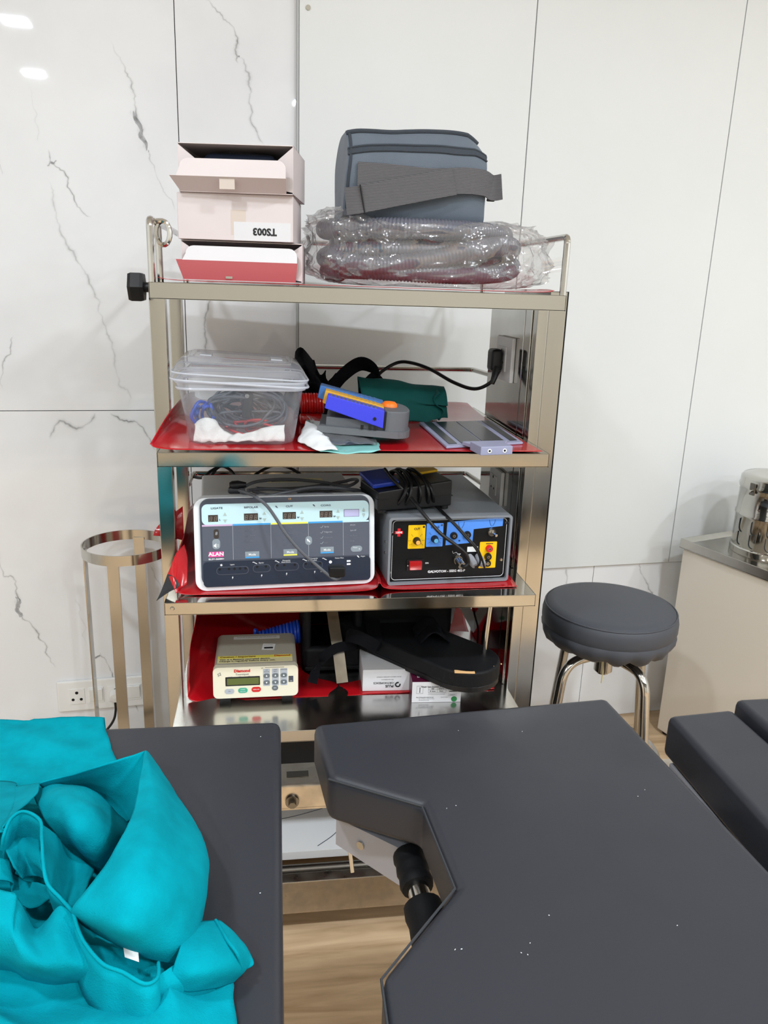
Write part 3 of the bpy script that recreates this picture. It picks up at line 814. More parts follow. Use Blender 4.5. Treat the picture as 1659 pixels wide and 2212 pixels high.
B().box((CWD / 2, -CDP + 0.004, 0.34), (CWD - 0.05, 0.010, 0.50), 0.003).build('door', 'cabinet_beige', cb)
B().box((0.06, -CDP - 0.010, 0.38), (0.012, 0.02, 0.09), 0.004).build('handle', 'steel', cb)
for x in (0.03, CWD - 0.03):
    for y in (-0.03, -CDP + 0.03): B().cyl((x, y, 0), (x, y, 0.014), 0.013, n=14).build('foot', 'black_rubber', cb)
DR, DB = 0.112, CZ - 0.0098
dp = Matrix.Rotation(CY, 3, 'Z') @ Vector((0.186, -0.178, 0)) + Vector((1.093, 0.737, 0))
dr = thing('dressing_drum', 'round stainless dressing drum with clasp standing on the cabinet tray', 'drum', (dp.x, dp.y, DB), 0)
b = B(); b.lathe([(0, 0), (DR + 0.003, 0), (DR + 0.004, 0.004), (DR + 0.004, 0.018), (DR, 0.021), (DR, 0.112), (DR + 0.003, 0.116), (DR + 0.003, 0.121), (DR, 0.125), (DR, 0.196), (DR + 0.002, 0.198), (DR + 0.002, 0.204)], 72)
b.build('body', 'steel_mirror', dr, smooth=50)
b = B(); b.lathe([(DR + 0.003, 0.202), (DR + 0.004, 0.207), (DR + 0.001, 0.212), (DR + 0.001, 0.228), (DR - 0.005, 0.235), (DR - 0.03, 0.2375), (DR - 0.04, 0.2365), (0, 0.238)], 72)
ld_ = b.build('lid', 'steel_mirror', dr, smooth=50)
a = R(196); d = Vector((math.cos(a), math.sin(a), 0))
B().box(d * (DR + 0.006) + Vector((0, 0, 0.204)), (0.006, 0.018, 0.036), 0.002, Euler((0, 0, a))).build('clasp', 'steel_dark', dr)
B().cyl(d * (DR + 0.008) + Vector((0, 0, 0.200)), d * (DR + 0.018) + Vector((0, 0, 0.200)), 0.0045, n=14).build('clasp_knob', 'steel', dr)
for zc in (0.088, 0.048):
    for k in range(5):
        sl = B(); a = R(178 + 24 * k)
        sl.tube(catmull([((DR + 0.0008) * math.cos(a + q), (DR + 0.0008) * math.sin(a + q), zc + z) for q, z in ((0.0, 0.018), (0.0, -0.008), (0.05, -0.018), (0.12, -0.020))], 4), 0.0012, 5)
        sl.build('vent_slot', 'gap_black', dr)
# ---------------------------------------------------------------- red sheets on the shelves
def sheet(name, label, rows, th=0.0008, n=8, mats=('red_sheet',), jit=0.0015, seed=1):
    """vinyl sheet lofted through rows of points (front to back)"""
    rr = [catmull(r, n) for r in rows]
    cols = list(zip(*rr)); cols = [catmull(c, n) for c in cols]
    rows2 = list(zip(*cols))
    rows2 = [[jitter(p, jit, 9, seed) for p in r] for r in rows2]
    b = B(); b.grid(rows2)
    o = b.build(name, list(mats), None, smooth=80)
    p = rows[0][0]; origin(o, (0, 0.3, p[2])); solid(o, th, 1.0)
    return tag(o, label, 'sheet', 'red vinyl sheets lining the trolley shelves')
z = ZS[1] + 0.0035
sheet('shelf_sheet', 'red vinyl sheet under the boxes and hose bag on the top shelf', [[(-0.36, 0.012, z + 0.004), (-0.3, 0.008, z), (0, 0.008, z), (0.3, 0.008, z), (0.352, 0.012, z + 0.004)], [(-0.362, 0.12, z + 0.002), (-0.3, 0.12, z), (0, 0.12, z), (0.3, 0.12, z), (0.355, 0.12, z + 0.006)], [(-0.36, 0.55, z), (-0.3, 0.55, z), (0, 0.55, z), (0.3, 0.55, z), (0.355, 0.55, z)]], jit=0.0008)
z = ZS[2] + 0.003
sheet('shelf_sheet', 'red vinyl sheet curling up beside the clear tub on the second shelf',
      [[(-0.388, 0.010, z + 0.010), (-0.345, 0.006, z + 0.001), (-0.1, 0.006, z), (0.1, 0.006, z), (0.3, 0.006, z), (0.355, 0.008, z)],
       [(-0.372, 0.09, z + 0.040), (-0.345, 0.10, z + 0.012), (-0.1, 0.10, z), (0.1, 0.10, z), (0.3, 0.10, z), (0.350, 0.10, z)],
       [(-0.358, 0.18, z + 0.060), (-0.335, 0.19, z + 0.022), (-0.1, 0.2, z), (0.1, 0.2, z), (0.3, 0.2, z), (0.350, 0.2, z)],
       [(-0.36, 0.40, z + 0.05), (-0.33, 0.42, z + 0.02), (-0.1, 0.42, z), (0.1, 0.42, z), (0.3, 0.42, z), (0.347, 0.42, z)],
       [(-0.36, 0.58, z + 0.03), (-0.33, 0.58, z + 0.01), (-0.1, 0.585, z + 0.01), (0.1, 0.585, z + 0.012), (0.3, 0.585, z + 0.012), (0.345, 0.585, z + 0.010)]], jit=0.0012, seed=3)
z = ZS[3] + 0.003
sheet('shelf_sheet', 'red vinyl sheet ruffled over the left edge of the third shelf under the devices',
      [[(-0.352, 0.040, z + 0.006), (-0.33, 0.034, z), (-0.15, 0.030, z), (0.02, 0.030, z + 0.003), (0.045, 0.034, z + 0.016), (0.07, 0.036, z + 0.002), (0.2, 0.040, z), (0.338, 0.042, z)],
       [(-0.360, 0.08, z + 0.050), (-0.335, 0.08, z + 0.006), (-0.15, 0.08, z), (0.02, 0.08, z), (0.05, 0.08, z + 0.012), (0.07, 0.08, z), (0.2, 0.08, z), (0.340, 0.08, z)],
       [(-0.352, 0.16, z + 0.080), (-0.338, 0.15, z + 0.012), (-0.15, 0.16, z), (0.02, 0.16, z), (0.05, 0.16, z + 0.008), (0.07, 0.16, z), (0.2, 0.16, z), (0.340, 0.16, z)],
       [(-0.352, 0.30, z + 0.10), (-0.342, 0.30, z + 0.02), (-0.15, 0.3, z), (0.02, 0.3, z), (0.05, 0.3, z), (0.07, 0.3, z), (0.2, 0.3, z), (0.345, 0.3, z)],
       [(-0.356, 0.56, z + 0.05), (-0.342, 0.56, z + 0.02), (-0.15, 0.56, z), (0.02, 0.56, z), (0.05, 0.56, z), (0.07, 0.56, z), (0.2, 0.56, z), (0.345, 0.56, z)]], jit=0.0012, seed=5)
# its folded corners hanging outside the left post: upper lobe and black-backed curl
b = B()
rows = [catmull([Vector(p) for p in r], 6) for r in (
    [(-0.352, 0.165, 0.955), (-0.372, 0.162, 0.940), (-0.398, 0.158, 0.920), (-0.408, 0.150, 0.908)],
    [(-0.352, 0.165, 0.915), (-0.372, 0.160, 0.908), (-0.395, 0.156, 0.900), (-0.412, 0.152, 0.896)],
    [(-0.352, 0.166, 0.880), (-0.366, 0.162, 0.885), (-0.382, 0.158, 0.890), (-0.390, 0.155, 0.893)])]
b.grid(rows); o = b.build('sheet_lobe', 'red_sheet', None, smooth=80)
SH3 = [q for q in bpy.data.objects if q.name.startswith('shelf_sheet')][-1]
def child_keep(o, par):
    bpy.context.view_layer.update(); o.parent = par; o.matrix_parent_inverse = par.matrix_world.inverted()
child_keep(solid(o, 0.001), SH3)
def lobe(rows, name, m):
    b = B(); rr = [catmull([aty(*q) for q in r], 6) for r in rows]; cc = [catmull(list(c), 6) for c in zip(*rr)]
    b.grid(list(zip(*cc))); o = b.build(name, m, None, smooth=80); child_keep(solid(o, 0.001), SH3); return o
lobe([[(398, 1176, .11), (405, 1205, .09), (404, 1262, .055)], [(380, 1196, .085), (388, 1232, .065), (390, 1272, .045)], [(368, 1226, .065), (378, 1250, .048), (384, 1279, .034)], [(362, 1240, .058), (372, 1262, .042), (380, 1282, .032)]], 'sheet_curl', 'red_sheet')
lobe([[(362, 1240, .057), (376, 1246, .050), (388, 1262, .040)], [(354, 1262, .050), (370, 1264, .044), (383, 1270, .036)], [(346, 1282, .042), (356, 1280, .040), (366, 1278, .036)], [(338, 1298, .034), (339, 1297, .034), (341, 1295, .034)]], 'sheet_underside', 'black_sheet')
z = ZS[4] + 0.002
sheet('shelf_sheet', 'red vinyl sheet rising against the left and back of the lowest shelf',
      [[(-0.352, 0.150, z + 0.020), (-0.335, 0.135, z), (-0.15, 0.135, z), (0.1, 0.135, z), (0.25, 0.135, z), (0.335, 0.135, z)],
       [(-0.352, 0.19, z + 0.10), (-0.342, 0.19, z + 0.02), (-0.15, 0.2, z), (0.1, 0.2, z), (0.25, 0.2, z), (0.350, 0.2, z)],
       [(-0.340, 0.26, z + 0.16), (-0.335, 0.28, z + 0.06), (-0.15, 0.3, z), (0.1, 0.3, z), (0.25, 0.3, z), (0.352, 0.3, z)],
       [(-0.345, 0.42, z + 0.21), (-0.338, 0.44, z + 0.09), (-0.15, 0.46, z + 0.004), (0.1, 0.46, z), (0.25, 0.46, z), (0.352, 0.46, z)],
       [(-0.352, 0.50, z + 0.235), (-0.34, 0.54, z + 0.14), (-0.15, 0.55, z + 0.10), (0.1, 0.55, z + 0.10), (0.25, 0.55, z + 0.10), (0.352, 0.55, z + 0.08)],
       [(-0.352, 0.53, z + 0.245), (-0.34, 0.562, z + 0.22), (-0.15, 0.565, z + 0.22), (0.1, 0.565, z + 0.22), (0.25, 0.565, z + 0.22), (0.352, 0.565, z + 0.2)]], jit=0.004, seed=8)

# ---------------------------------------------------------------- electrosurgical unit with sky-blue band
def uv5(zx, zy): return ((zx - 946) / 3536.0, (935 - zy) / 3560.0)
al = thing('electrosurgical_unit', 'silver electrosurgical unit with pale blue display band and grey keypad panel', 'medical device', (-0.139, 0.058, ZS[3] + 0.004), R(4.2))
AW, AH = 0.362, 0.187
TILT = R(-9)
b = B()
b.prism(rrect(AW, AH, 0.022, 6, 0, AH / 2), 0.0, 0.05, 'y', 0.003, 2)
fr = b.build('front_frame', 'silver_paint', al, rot=(TILT, 0, 0))
# body behind
b = B(); b.b2(-0.168, 0.168, 0.045, 0.37, 0.012, 0.150, 0.006); b.build('case', 'case_top_grey', al)
for x in (-0.14, 0.14):
    for y in (0.02, 0.33): B().cyl((x, y, 0), (x, y, 0.014), 0.011, n=14).build('foot', 'black_rubber', al)
def af(o): o.parent = fr; return o
u0, v0 = uv5(1545, 915); 
b = B(); b.prism(rrect(0.338, 0.174, 0.018, 6, 0.0, 0.0985), -0.006, 0.004, 'y', 0.002, 2); bz = b.build('bezel', 'panel_dark', fr)
def adec(name, x0, y0, x1, y1, m, r=0.0, y=-0.0062, th=0.0006):
    a, c = uv5(x0, y0), uv5(x1, y1)
    return decal(fr, name, (a[0] + c[0]) / 2, (a[1] + c[1]) / 2, abs(c[0] - a[0]), abs(c[1] - a[1]), m, r, y, th)
def atx(s, zx, zy, size, m, **k):
    a = uv5(zx, zy); return text(fr, s, a[0], a[1], size, m, y=k.pop('y', -0.0075), **k)
adec('sky_panel', 362, 312, 1537, 460, 'panel_sky', 0.011)
adec('keypad_panel', 362, 466, 1540, 712, 'panel_mid')
adec('socket_panel', 362, 720, 1548, 900, 'panel_navy', 0.008)
for x0, x1, m in ((362, 570, 'stripe_pink'), (570, 834, 'stripe_blue'), (834, 1098, 'stripe_yellow'), (1098, 1346, 'stripe_blue'), (1346, 1537, 'panel_sky')):
    adec('stripe', x0, 456, x1, 468, m, 0, -0.0066)
for x in (570, 834, 1099, 1350): adec('divider_line', x - 1, 470, x + 1, 710, 'print_pale', 0, -0.0066, 0.0003)
for s, x in (('LIGATE', 465), ('BIPOLAR', 700), ('CUT', 966), ('COAG', 1225)): atx(s, x, 341, 0.0052, 'print_grey', sx=1.35, bold=0.0001)
def seg7(x0, y0, x1, y1, n):
    w = adec('display', x0, y0, x1, y1, 'led_window', 0, -0.0066)
    sg = B(); sw = (x1 - x0) / n
    for k in range(n):
        cx = x0 + sw * (k + 0.5); h = (y1 - y0) * 0.62; q = sw * 0.42; ym = (y0 + y1) / 2 + 4
        for (xa, ya, xb, yb) in ((-.5, -.5, .5, -.5), (-.5, 0, .5, 0), (-.5, .5, .5, .5), (-.5, -.5, -.5, 0), (-.5, 0, -.5, .5), (.5, -.5, .5, 0), (.5, 0, .5, .5)):
            sk = -8 * 0.12
            A_ = uv5(cx + xa * q - ya * h * 0.15, ym + ya * h); C_ = uv5(cx + xb * q - yb * h * 0.15, ym + yb * h)
            sg.tube([(A_[0], -0.0073, A_[1]), (C_[0], -0.0073, C_[1])], 0.0004, 4)
    sg.build('digit_segments', 'led_seg', w, smooth=0)['kind'] = 'stuff'
seg7(406, 388, 472, 436, 2); seg7(650, 384, 746, 433, 3); seg7(919, 382, 1012, 432, 3); seg7(1181, 380, 1272, 428, 3)
adec('lcd_window', 1355, 374, 1467, 428, 'print_grey', 0.0005, -0.0064); adec('lcd', 1358, 377, 1465, 426, 'lcd_violet', 0.0005, -0.0066)
for s, x in (('L', 484), ('W', 763), ('W', 1028), ('W', 1287)): atx(s, x, 423, 0.0045, 'print_grey', bold=0.0002)
def tri(zx, zy, up, w=26, m='arrow_grey'):
    h = 24
    pts = [(zx - w / 2, zy + h / 2), (zx + w / 2, zy + h / 2), (zx, zy - h / 2)] if up else [(zx - w / 2, zy - h / 2), (zx + w / 2, zy - h / 2), (zx, zy + h / 2)]
    B().prism([uv5(*p) for p in pts], -0.0073, -0.0066, 'y').build('arrow_key', m, fr, smooth=0)
for x in (520, 791, 1055, 1313): tri(x, 384, True); tri(x, 434, False)
tri(1500, 376, True, 24); tri(1500, 425, False, 24); atx('Menu', 1500, 392, 0.0025, 'print_grey'); atx('Enter', 1500, 409, 0.0025, 'print_grey')
adec('volume_window', 440, 489, 475, 556, 'led_window', 0.004, -0.0066); 
adec('volume_key', 429, 558, 482, 630, 'button_grey', 0.006, -0.0066)
B().prism([uv5(*p) for p in ((438, 598), (446, 598), (456, 588), (456, 622), (446, 612), (438, 612))], -0.0078, -0.0072, 'y').build('speaker_icon', 'white_print', fr, smooth=0)
for q in (1, 2):
    B().tube([(uv5(456 + q * 6 + 3 * math.cos(a), 605 + 12 * math.sin(a))[0], -0.0076, uv5(0, 605 + 12 * math.sin(a))[1]) for a in [R(x) for x in range(-70, 71, 20)]], 0.0003, 4).build('speaker_icon', 'white_print', fr)
atx('8', 457, 520, 0.009, 'print_pale', shear=0.15)
adec('brand_badge', 403, 648, 504, 686, 'logo_pink', 0.0004, -0.0066); atx('ALAN', 453, 666, 0.0102, 'white_print', bold=0.0003, sx=1.12)
atx('ELSY-360M+', 454, 701, 0.0043, 'white_print', sx=1.35, bold=0.0001)
for x0, x1, m in ((652, 750, 'stripe_blue'), (920, 1017, 'stripe_yellow'), (1184, 1280, 'stripe_blue')):
    yy = {652: 656, 920: 649, 1184: 643}[x0]
    adec('mode_key', x0, yy, x1, yy + 47, 'button_grey', 0.0006, -0.0066); adec('mode_stripe', x0, yy + 37, x1, yy + 47, m, 0, -0.0071)
    atx('Mode', (x0 + x1) / 2, yy + 22, 0.0062, 'white_print', bold=0.0001)
adec('mono_key', 1404, 643, 1488, 686, 'button_grey', 0.006, -0.0066); atx('Mono', 1436, 655, 0.0038, 'white_print'); atx('Bi', 1468, 667, 0.0038, 'white_print')
adec('hand_key', 1076, 560, 1124, 624, 'button_grey', 0.0067, -0.0066)
B().prism([uv5(*p) for p in ((1086, 582), (1092, 578), (1102, 588), (1112, 602), (1108, 606), (1096, 596), (1092, 600))], -0.0078, -0.0072, 'y').build('hand_icon', 'white_print', fr, smooth=0)
for k, s in enumerate(('Cut', 'Force', 'Micro')): atx(s, 690, 500 + 41 * k, 0.0042, 'print_dim', align='LEFT')
for k, s in enumerate(('Pure', 'Blend', 'Blend', 'Endocut')): atx(s, 955, 495 + 39 * k, 0.0042, 'print_dim', align='LEFT')
for k, s in enumerate(('Spray', 'Fulgurate', 'Desiccate', 'Soft')): atx(s, 1212, 495 + 39 * k, 0.0044, 'print_pale' if k < 2 else 'print_dim', align='LEFT')
for k, s in enumerate(('PPCM', 'Split PP', 'FS Mono', 'FS Bi')): atx(s, 1400, 490 + 39 * k, 0.0042, 'print_pale' if k < 2 else 'print_dim', align='LEFT')
for k in range(3):
    y_ = 500 + 41 * k
    B().tube([(uv5(*p)[0], -0.0074, uv5(*p)[1]) for p in ((650, y_ - 10), (653, y_ + 8), (670, y_ + 8), (674, y_ - 10))], 0.00035, 4).build('forceps_icon', 'print_dim', fr)
for x in (930, 1195):
    for k in range(4):
        y_ = 495 + 39 * k
        B().tube([(uv5(*p)[0], -0.0074, uv5(*p)[1]) for p in ((x - 12, y_ + 3), (x - 2, y_ + 8), (x + 10, y_ - 8))], 0.0005, 4).build('electrode_icon', 'print_pale' if x > 1000 else 'print_dim', fr)
for x, y_ in ((876, 342), (1140, 338), (1457, 722)):
    B().prism([uv5(*p) for p in ((x - 8, y_ - 8), (x, y_ - 6), (x + 10, y_ + 6), (x + 6, y_ + 9), (x - 6, y_))], -0.0074, -0.0068, 'y').build('pencil_icon', 'print_grey' if y_ < 400 else 'white_print', fr, smooth=0)
for x0, x1, yy, holes in ((450, 675, 787, (474, 538, 576, 614, 652)), (702, 828, 780, (733, 794)), (855, 1028, 776, (874, 924, 998)), (1056, 1200, 773, (1076, 1124, 1180))):
    adec('socket_recess', x0, yy - 29, x1, yy + 29, 'panel_dark', 0.008, -0.0064, 0.0014)
    adec('socket_floor', x0 + 5, yy - 24, x1 - 5, yy + 24, 'panel_navy', 0.0068, -0.0075, 0.0004)
    for h in holes: adec('socket_hole', h - 9, yy - 22, h + 9, yy - 4, 'socket_hole', 0.0025, -0.0078, 0.0004)
for s, x, y_ in (('Ligate', 561, 744), ('Bipolar', 763, 740), ('Monopolar', 940, 730), ('Hand Switch', 936, 742), ('Monopolar', 1136, 724), ('Hand Switch', 1124, 737), ('Patient Plate', 1320, 728), ('Argon', 1492, 722), ('Active', 1198, 822)):
    atx(s, x, y_, 0.0036, 'white_print')
for x, y_ in ((561, 838), (763, 832), (939, 828), (1140, 823)):
    B().prism([uv5(*p) for p in ((x + 3, y_ - 12), (x - 5, y_ + 2), (x, y_ + 2), (x - 3, y_ + 13), (x + 6, y_ - 3), (x + 1, y_ - 3))], -0.0074, -0.0066, 'y').build('bolt_icon', 'white_print', fr, smooth=0)
for x, y_ in ((716, 738), (872, 735), (1068, 732), (1210, 730)):
    B().tube([(uv5(*p)[0], -0.0072, uv5(*p)[1]) for p in ((x - 14, y_ - 3), (x - 6, y_ - 5), (x + 4, y_ + 2), (x + 17, y_ + 8))], 0.0007, 4).build('handle_icon', 'white_print', fr)
B().prism([uv5(486 + (11 if k % 2 == 0 else 4.5) * math.cos(k * PI / 5), 745 + (11 if k % 2 == 0 else 4.5) * math.sin(k * PI / 5)) for k in range(10)], -0.0074, -0.0066, 'y').build('star_icon', 'white_print', fr, smooth=0)
for y_ in (753, 776):
    B().prism([uv5(*p) for p in ((1374, y_ - 6), (1398, y_ - 6), (1404, y_), (1398, y_ + 6), (1374, y_ + 6))], -0.0074, -0.0066, 'y').build('plate_icon', 'white_print', fr, smooth=0)
adec('heart_icon', 1244, 744, 1266, 766, 'white_print', 0.003, -0.0066); adec('heart_icon', 1244, 774, 1266, 796, 'white_print', 0.0008, -0.0066)
text(fr, 'CE', uv5(970, 285)[0], 0.1815, 0.005, 'galvo_knob_y', y=-0.0068)
text(al, 'DANGER', 0.045, 0, 0.012, 'brown_print', loc=(0.045, 0.30, 0.1504), rot=(0, 0, 0), bold=0.0003)
B().b2(-0.01, 0.10, 0.286, 0.289, 0.1502, 0.1506).build('label_rule', 'print_grey', al, smooth=0)
B().b2(-0.02, 0.11, 0.280, 0.315, 0.15, 0.1502).build('warning_label', 'label_cream', al, smooth=0)

# grey return-plate cable coiled on the unit, plugged into its front
gc = thing('return_cable', 'grey cable coiled on the silver unit and plugged into its front', 'cable', (-0.10, 0.13, 0.985))
bpy.context.view_layer.update()
GI = gc.matrix_world.inverted()
def zz5(zx, zy, Y): return aty(320 + zx / 3.253, 990 + zy / 3.253, Y)
def cab(b, pts, r, n=8, steps=8): b.tube([GI @ p for p in catmull(pts, steps)], r, n)
b = B()
cab(b, [zz5(640, 225, 0.12), zz5(740, 262, 0.06), zz5(830, 330, 0.050), zz5(900, 425, 0.035), zz5(960, 520, 0.022), zz5(1060, 640, 0.008), zz5(1170, 740, -0.004), zz5(1260, 815, -0.010), zz5(1310, 848, -0.010), zz5(1345, 838, 0.0), zz5(1340, 800, 0.02)], 0.0032)
b.build('lead', 'cable_grey', gc)
for pts in ([zz5(660, 210, 0.14), zz5(760, 165, 0.17), zz5(960, 148, 0.2), zz5(1200, 165, 0.2), zz5(1390, 195, 0.19), zz5(1470, 160, 0.2), zz5(1440, 148, 0.23), zz5(1340, 170, 0.24), zz5(1100, 205, 0.24), zz5(900, 215, 0.23), zz5(760, 210, 0.2)],
            [zz5(650, 240, 0.13), zz5(800, 268, 0.11), zz5(960, 240, 0.12), zz5(1150, 205, 0.13), zz5(1350, 210, 0.14), zz5(1480, 238, 0.16), zz5(1380, 262, 0.13), zz5(1200, 250, 0.12), zz5(1000, 262, 0.11), zz5(850, 258, 0.12), zz5(740, 232, 0.15)],
            [zz5(700, 225, 0.15), zz5(850, 215, 0.18), zz5(1000, 225, 0.18), zz5(1250, 235, 0.18), zz5(1450, 250, 0.17), zz5(1480, 225, 0.18), zz5(1300, 215, 0.19), zz5(1050, 235, 0.17)]):
    b = B(); cab(b, pts, 0.0036); b.build('coil', 'cable_grey', gc)
q0, q1 = zz5(572, 190, 0.14), zz5(690, 185, 0.14)
B().tube([GI @ p for p in (q0, q0.lerp(q1, 0.15), q0.lerp(q1, 0.5), q1)], lambda i: (0.006, 0.009, 0.0095, 0.005)[i], 10).build('clip_end', 'black_plastic', gc)
q = zz5(1325, 790, -0.004)
B().box(GI @ q, (0.032, 0.022, 0.022), 0.004).build('plug', 'black_plastic', gc)
q = zz5(620, 225, 0.14); B().box(GI @ q, (0.035, 0.014, 0.014), 0.005).build('clip_base', 'cable_dark', gc)

# black leads rising behind the silver unit
t = thing('black_leads', 'loose black leads looping behind the silver electrosurgical unit', 'cable', (-0.15, 0.46, ZS[3] + 0.01))
for k, pts in enumerate(([zz5(320, 130, 0.44), zz5(380, 135, 0.43), zz5(440, 90, 0.45), zz5(520, 55, 0.47), zz5(590, 95, 0.47), zz5(620, 160, 0.46)], [zz5(430, 150, 0.45), zz5(470, 85, 0.46), zz5(500, 60, 0.47), zz5(520, 40, 0.48)],
            [zz5(700, 160, 0.46), zz5(760, 110, 0.47), zz5(840, 65, 0.49), zz5(900, 50, 0.50), zz5(980, 62, 0.49), zz5(1060, 105, 0.48), zz5(1120, 160, 0.46)])):
    b = B(); b.tube([p - Vector(t.location) for p in catmull(pts, 7)], 0.0038, 8); b.build('lead', 'black_rubber', t)

# ---------------------------------------------------------------- black and grey surgical diathermy unit
ga = thing('diathermy_unit', 'grey metal diathermy unit with black front panel and yellow and blue dials', 'medical device', (0.196, 0.064, ZS[3] + 0.004), R(3.0))
GW, GH, GD = 0.262, 0.146, 0.36
def uv6(zx, zy):  # front panel seen in the photograph -> local metres
    return ((zx - 740) / 3800.0, (1000 - zy - (zx - 740) * -0.045) / 3830.0)
sl = B(); o_ = rrect(GW, GH, 0.007, 4, 0, GH / 2); i_ = rrect(GW - 0.010, GH - 0.010, 0.005, 4, 0, GH / 2); n_ = len(o_)
for y in (0.0, GD): sl.v += [(x, y, zq) for x, zq in o_]
for y in (0.0, GD): sl.v += [(x, y, zq) for x, zq in i_]
for k in range(n_):
    l = (k + 1) % n_
    for f in ((k, l, n_ + l, n_ + k), (2 * n_ + k, 3 * n_ + k, 3 * n_ + l, 2 * n_ + l), (k, 2 * n_ + k, 2 * n_ + l, l), (n_ + k, n_ + l, 3 * n_ + l, 3 * n_ + k)): sl.f.append(f); sl.m.append(0)
sl.build('case', 'case_grey', ga)
for x in (-0.1, 0.1):
    for y in (0.04, 0.32): B().b2(x - 0.01, x + 0.01, y - 0.01, y + 0.01, -0.0035, 0.0).build('foot', 'black_rubber', ga, smooth=0)
gp = B(); gp.b2(-GW / 2 + 0.0052, GW / 2 - 0.0052, 0.008, 0.012, 0.0052, GH - 0.0052); gp = gp.build('front_panel', 'galvo_black', ga, smooth=0)
B().b2(-GW / 2 + 0.0052, GW / 2 - 0.0052, GD - 0.008, GD - 0.005, 0.0052, GH - 0.0052).build('back_panel', 'galvo_black', ga, smooth=0)
for z_ in (0.062, 0.086): B().cyl((-GW / 2, 0.03, z_), (-GW / 2 - 0.002, 0.03, z_), 0.003, n=10).build('screw', 'steel', ga)
YF = 0.008
def gdec(name, x0, y0, x1, y1, m, r=0.001, y=YF, th=0.0005):
    a, c = uv6(x0, y0), uv6(x1, y1)
    a2 = uv6((x0 + x1) / 2, (y0 + y1) / 2)
    return decal(gp, name, a2[0], a2[1], abs(x1 - x0) / 3800.0, abs(y1 - y0) / 3830.0, m, r, y, th)
def gtx(s, zx, zy, size, m, **k):
    a = uv6(zx, zy); return text(gp, s, a[0], a[1], size, m, y=k.pop('y', YF - 0.0009), **k)
ln = rrect(0.243, 0.128, 0.008, 6, 0.0, GH / 2)
B().tube([(x, YF - 0.0002, zq) for x, zq in ln], 0.0005, 5, closed=True).build('border_line', 'white_print', gp)
gdec('yellow_field', 401, 501, 538, 695, 'galvo_yellow', 0.0016); gdec('blue_field', 546, 497, 682, 690, 'galvo_blue', 0.0016)
gtx('CUT', 470, 533, 0.0062, 'ink', bold=0.0002); gtx('COAG', 614, 529, 0.0062, 'ink', bold=0.0002)
gdec('indicator', 516, 511, 532, 527, 'led_window', 0.0019, YF - 0.0006); gdec('indicator', 660, 507, 676, 523, 'print_grey', 0.0019, YF - 0.0006)
for cx, cy, m in ((470, 628, 'galvo_knob_y'), (614, 624, 'galvo_knob_b')):
    c = uv6(cx, cy)
    k = B(); k.lathe([(0.0078, 0), (0.0078, 0.003), (0.0066, 0.005), (0.0058, 0.014), (0.0, 0.0142)], 20, (c[0], YF - 0.0005, c[1]), Matrix.Rotation(PI / 2, 4, 'X'))
    ko = k.build('dial', 'black_plastic', gp)
    B().cyl((c[0], YF - 0.0148, c[1]), (c[0], YF - 0.0160, c[1]), 0.0046, n=18).build('dial_cap', m, ko)
    for n_k, aa in enumerate((215, 180, 130, 50, 0, -35)):
        d = (math.cos(R(aa)), math.sin(R(aa)))
        B().tube([(c[0] + d[0] * 0.0115, YF - 0.0007, c[1] + d[1] * 0.0115), (c[0] + d[0] * 0.0145, YF - 0.0007, c[1] + d[1] * 0.0145)], 0.0003, 4).build('dial_tick', 'ink', gp)
        text(gp, '123456'[n_k], c[0] + d[0] * 0.0165, c[1] + d[1] * 0.0165, 0.0034, 'ink', y=YF - 0.0009)
lp = [uv6(*p) for p in ((712, 495), (1170, 480), (1168, 558), (930, 568), (926, 680), (706, 686))]
B().prism(lp, YF - 0.0005, YF, 'y').build('blue_field', 'galvo_blue', gp, smooth=0)
for x in (768, 878):
    c = uv6(x, 608)
    B().lathe([(0.0028, 0.0), (0.0028, 0.006), (0.0072, 0.006), (0.0078, 0.003), (0.0078, 0)], 22, (c[0], YF, c[1]), Matrix.Rotation(PI / 2, 4, 'X')).build('jack', 'black_plastic', gp)
    B().lathe([(0.0016, 0.0), (0.0016, 0.0064), (0.0032, 0.0064), (0.0032, 0.0)], 16, (c[0], YF, c[1]), Matrix.Rotation(PI / 2, 4, 'X')).build('jack_sleeve', 'steel', gp)
gtx('BI', 818, 656, 0.0045, 'ink', bold=0.0002)
for x in (826, 1080):
    for sgn in (-1, 1):
        B().tube([(uv6(x + sgn * a, y_)[0], YF - 0.0007, uv6(x + sgn * a, y_)[1]) for a, y_ in ((24, 500), (20, 525), (10, 545), (4, 552))], 0.0004, 4).build('forceps_mark', 'ink', gp)
c = uv6(1078, 600)
B().lathe([(0.0, 0.010), (0.005, 0.010), (0.0055, 0.005), (0.009, 0.005), (0.0095, 0.003), (0.0095, 0)], 8, (c[0], YF, c[1]), Matrix.Rotation(PI / 2, 4, 'X')).build('toggle_nut', 'steel', gp)
B().cyl((c[0], YF - 0.009, c[1]), (c[0] + 0.004, YF - 0.022, c[1] - 0.002), 0.0022, 0.003, 12).build('toggle_lever', 'steel', gp)
yf = gdec('yellow_field', 990, 683, 1132, 906, 'galvo_yellow', 0.0016)
for x, y_, m in ((1068, 738, 'red_mark'), (1062, 806, 'black_plastic'), (1060, 862, 'black_plastic')):
    c = uv6(x, y_)
    B().lathe([(0.0028, 0.0), (0.0028, 0.007), (0.0068, 0.007), (0.0076, 0.003), (0.0076, 0)], 22, (c[0], YF, c[1]), Matrix.Rotation(PI / 2, 4, 'X')).build('jack', m, gp)
    B().lathe([(0.0016, 0.0), (0.0016, 0.0074), (0.0032, 0.0074), (0.0032, 0.0)], 16, (c[0], YF, c[1]), Matrix.Rotation(PI / 2, 4, 'X')).build('jack_sleeve', 'steel', gp)
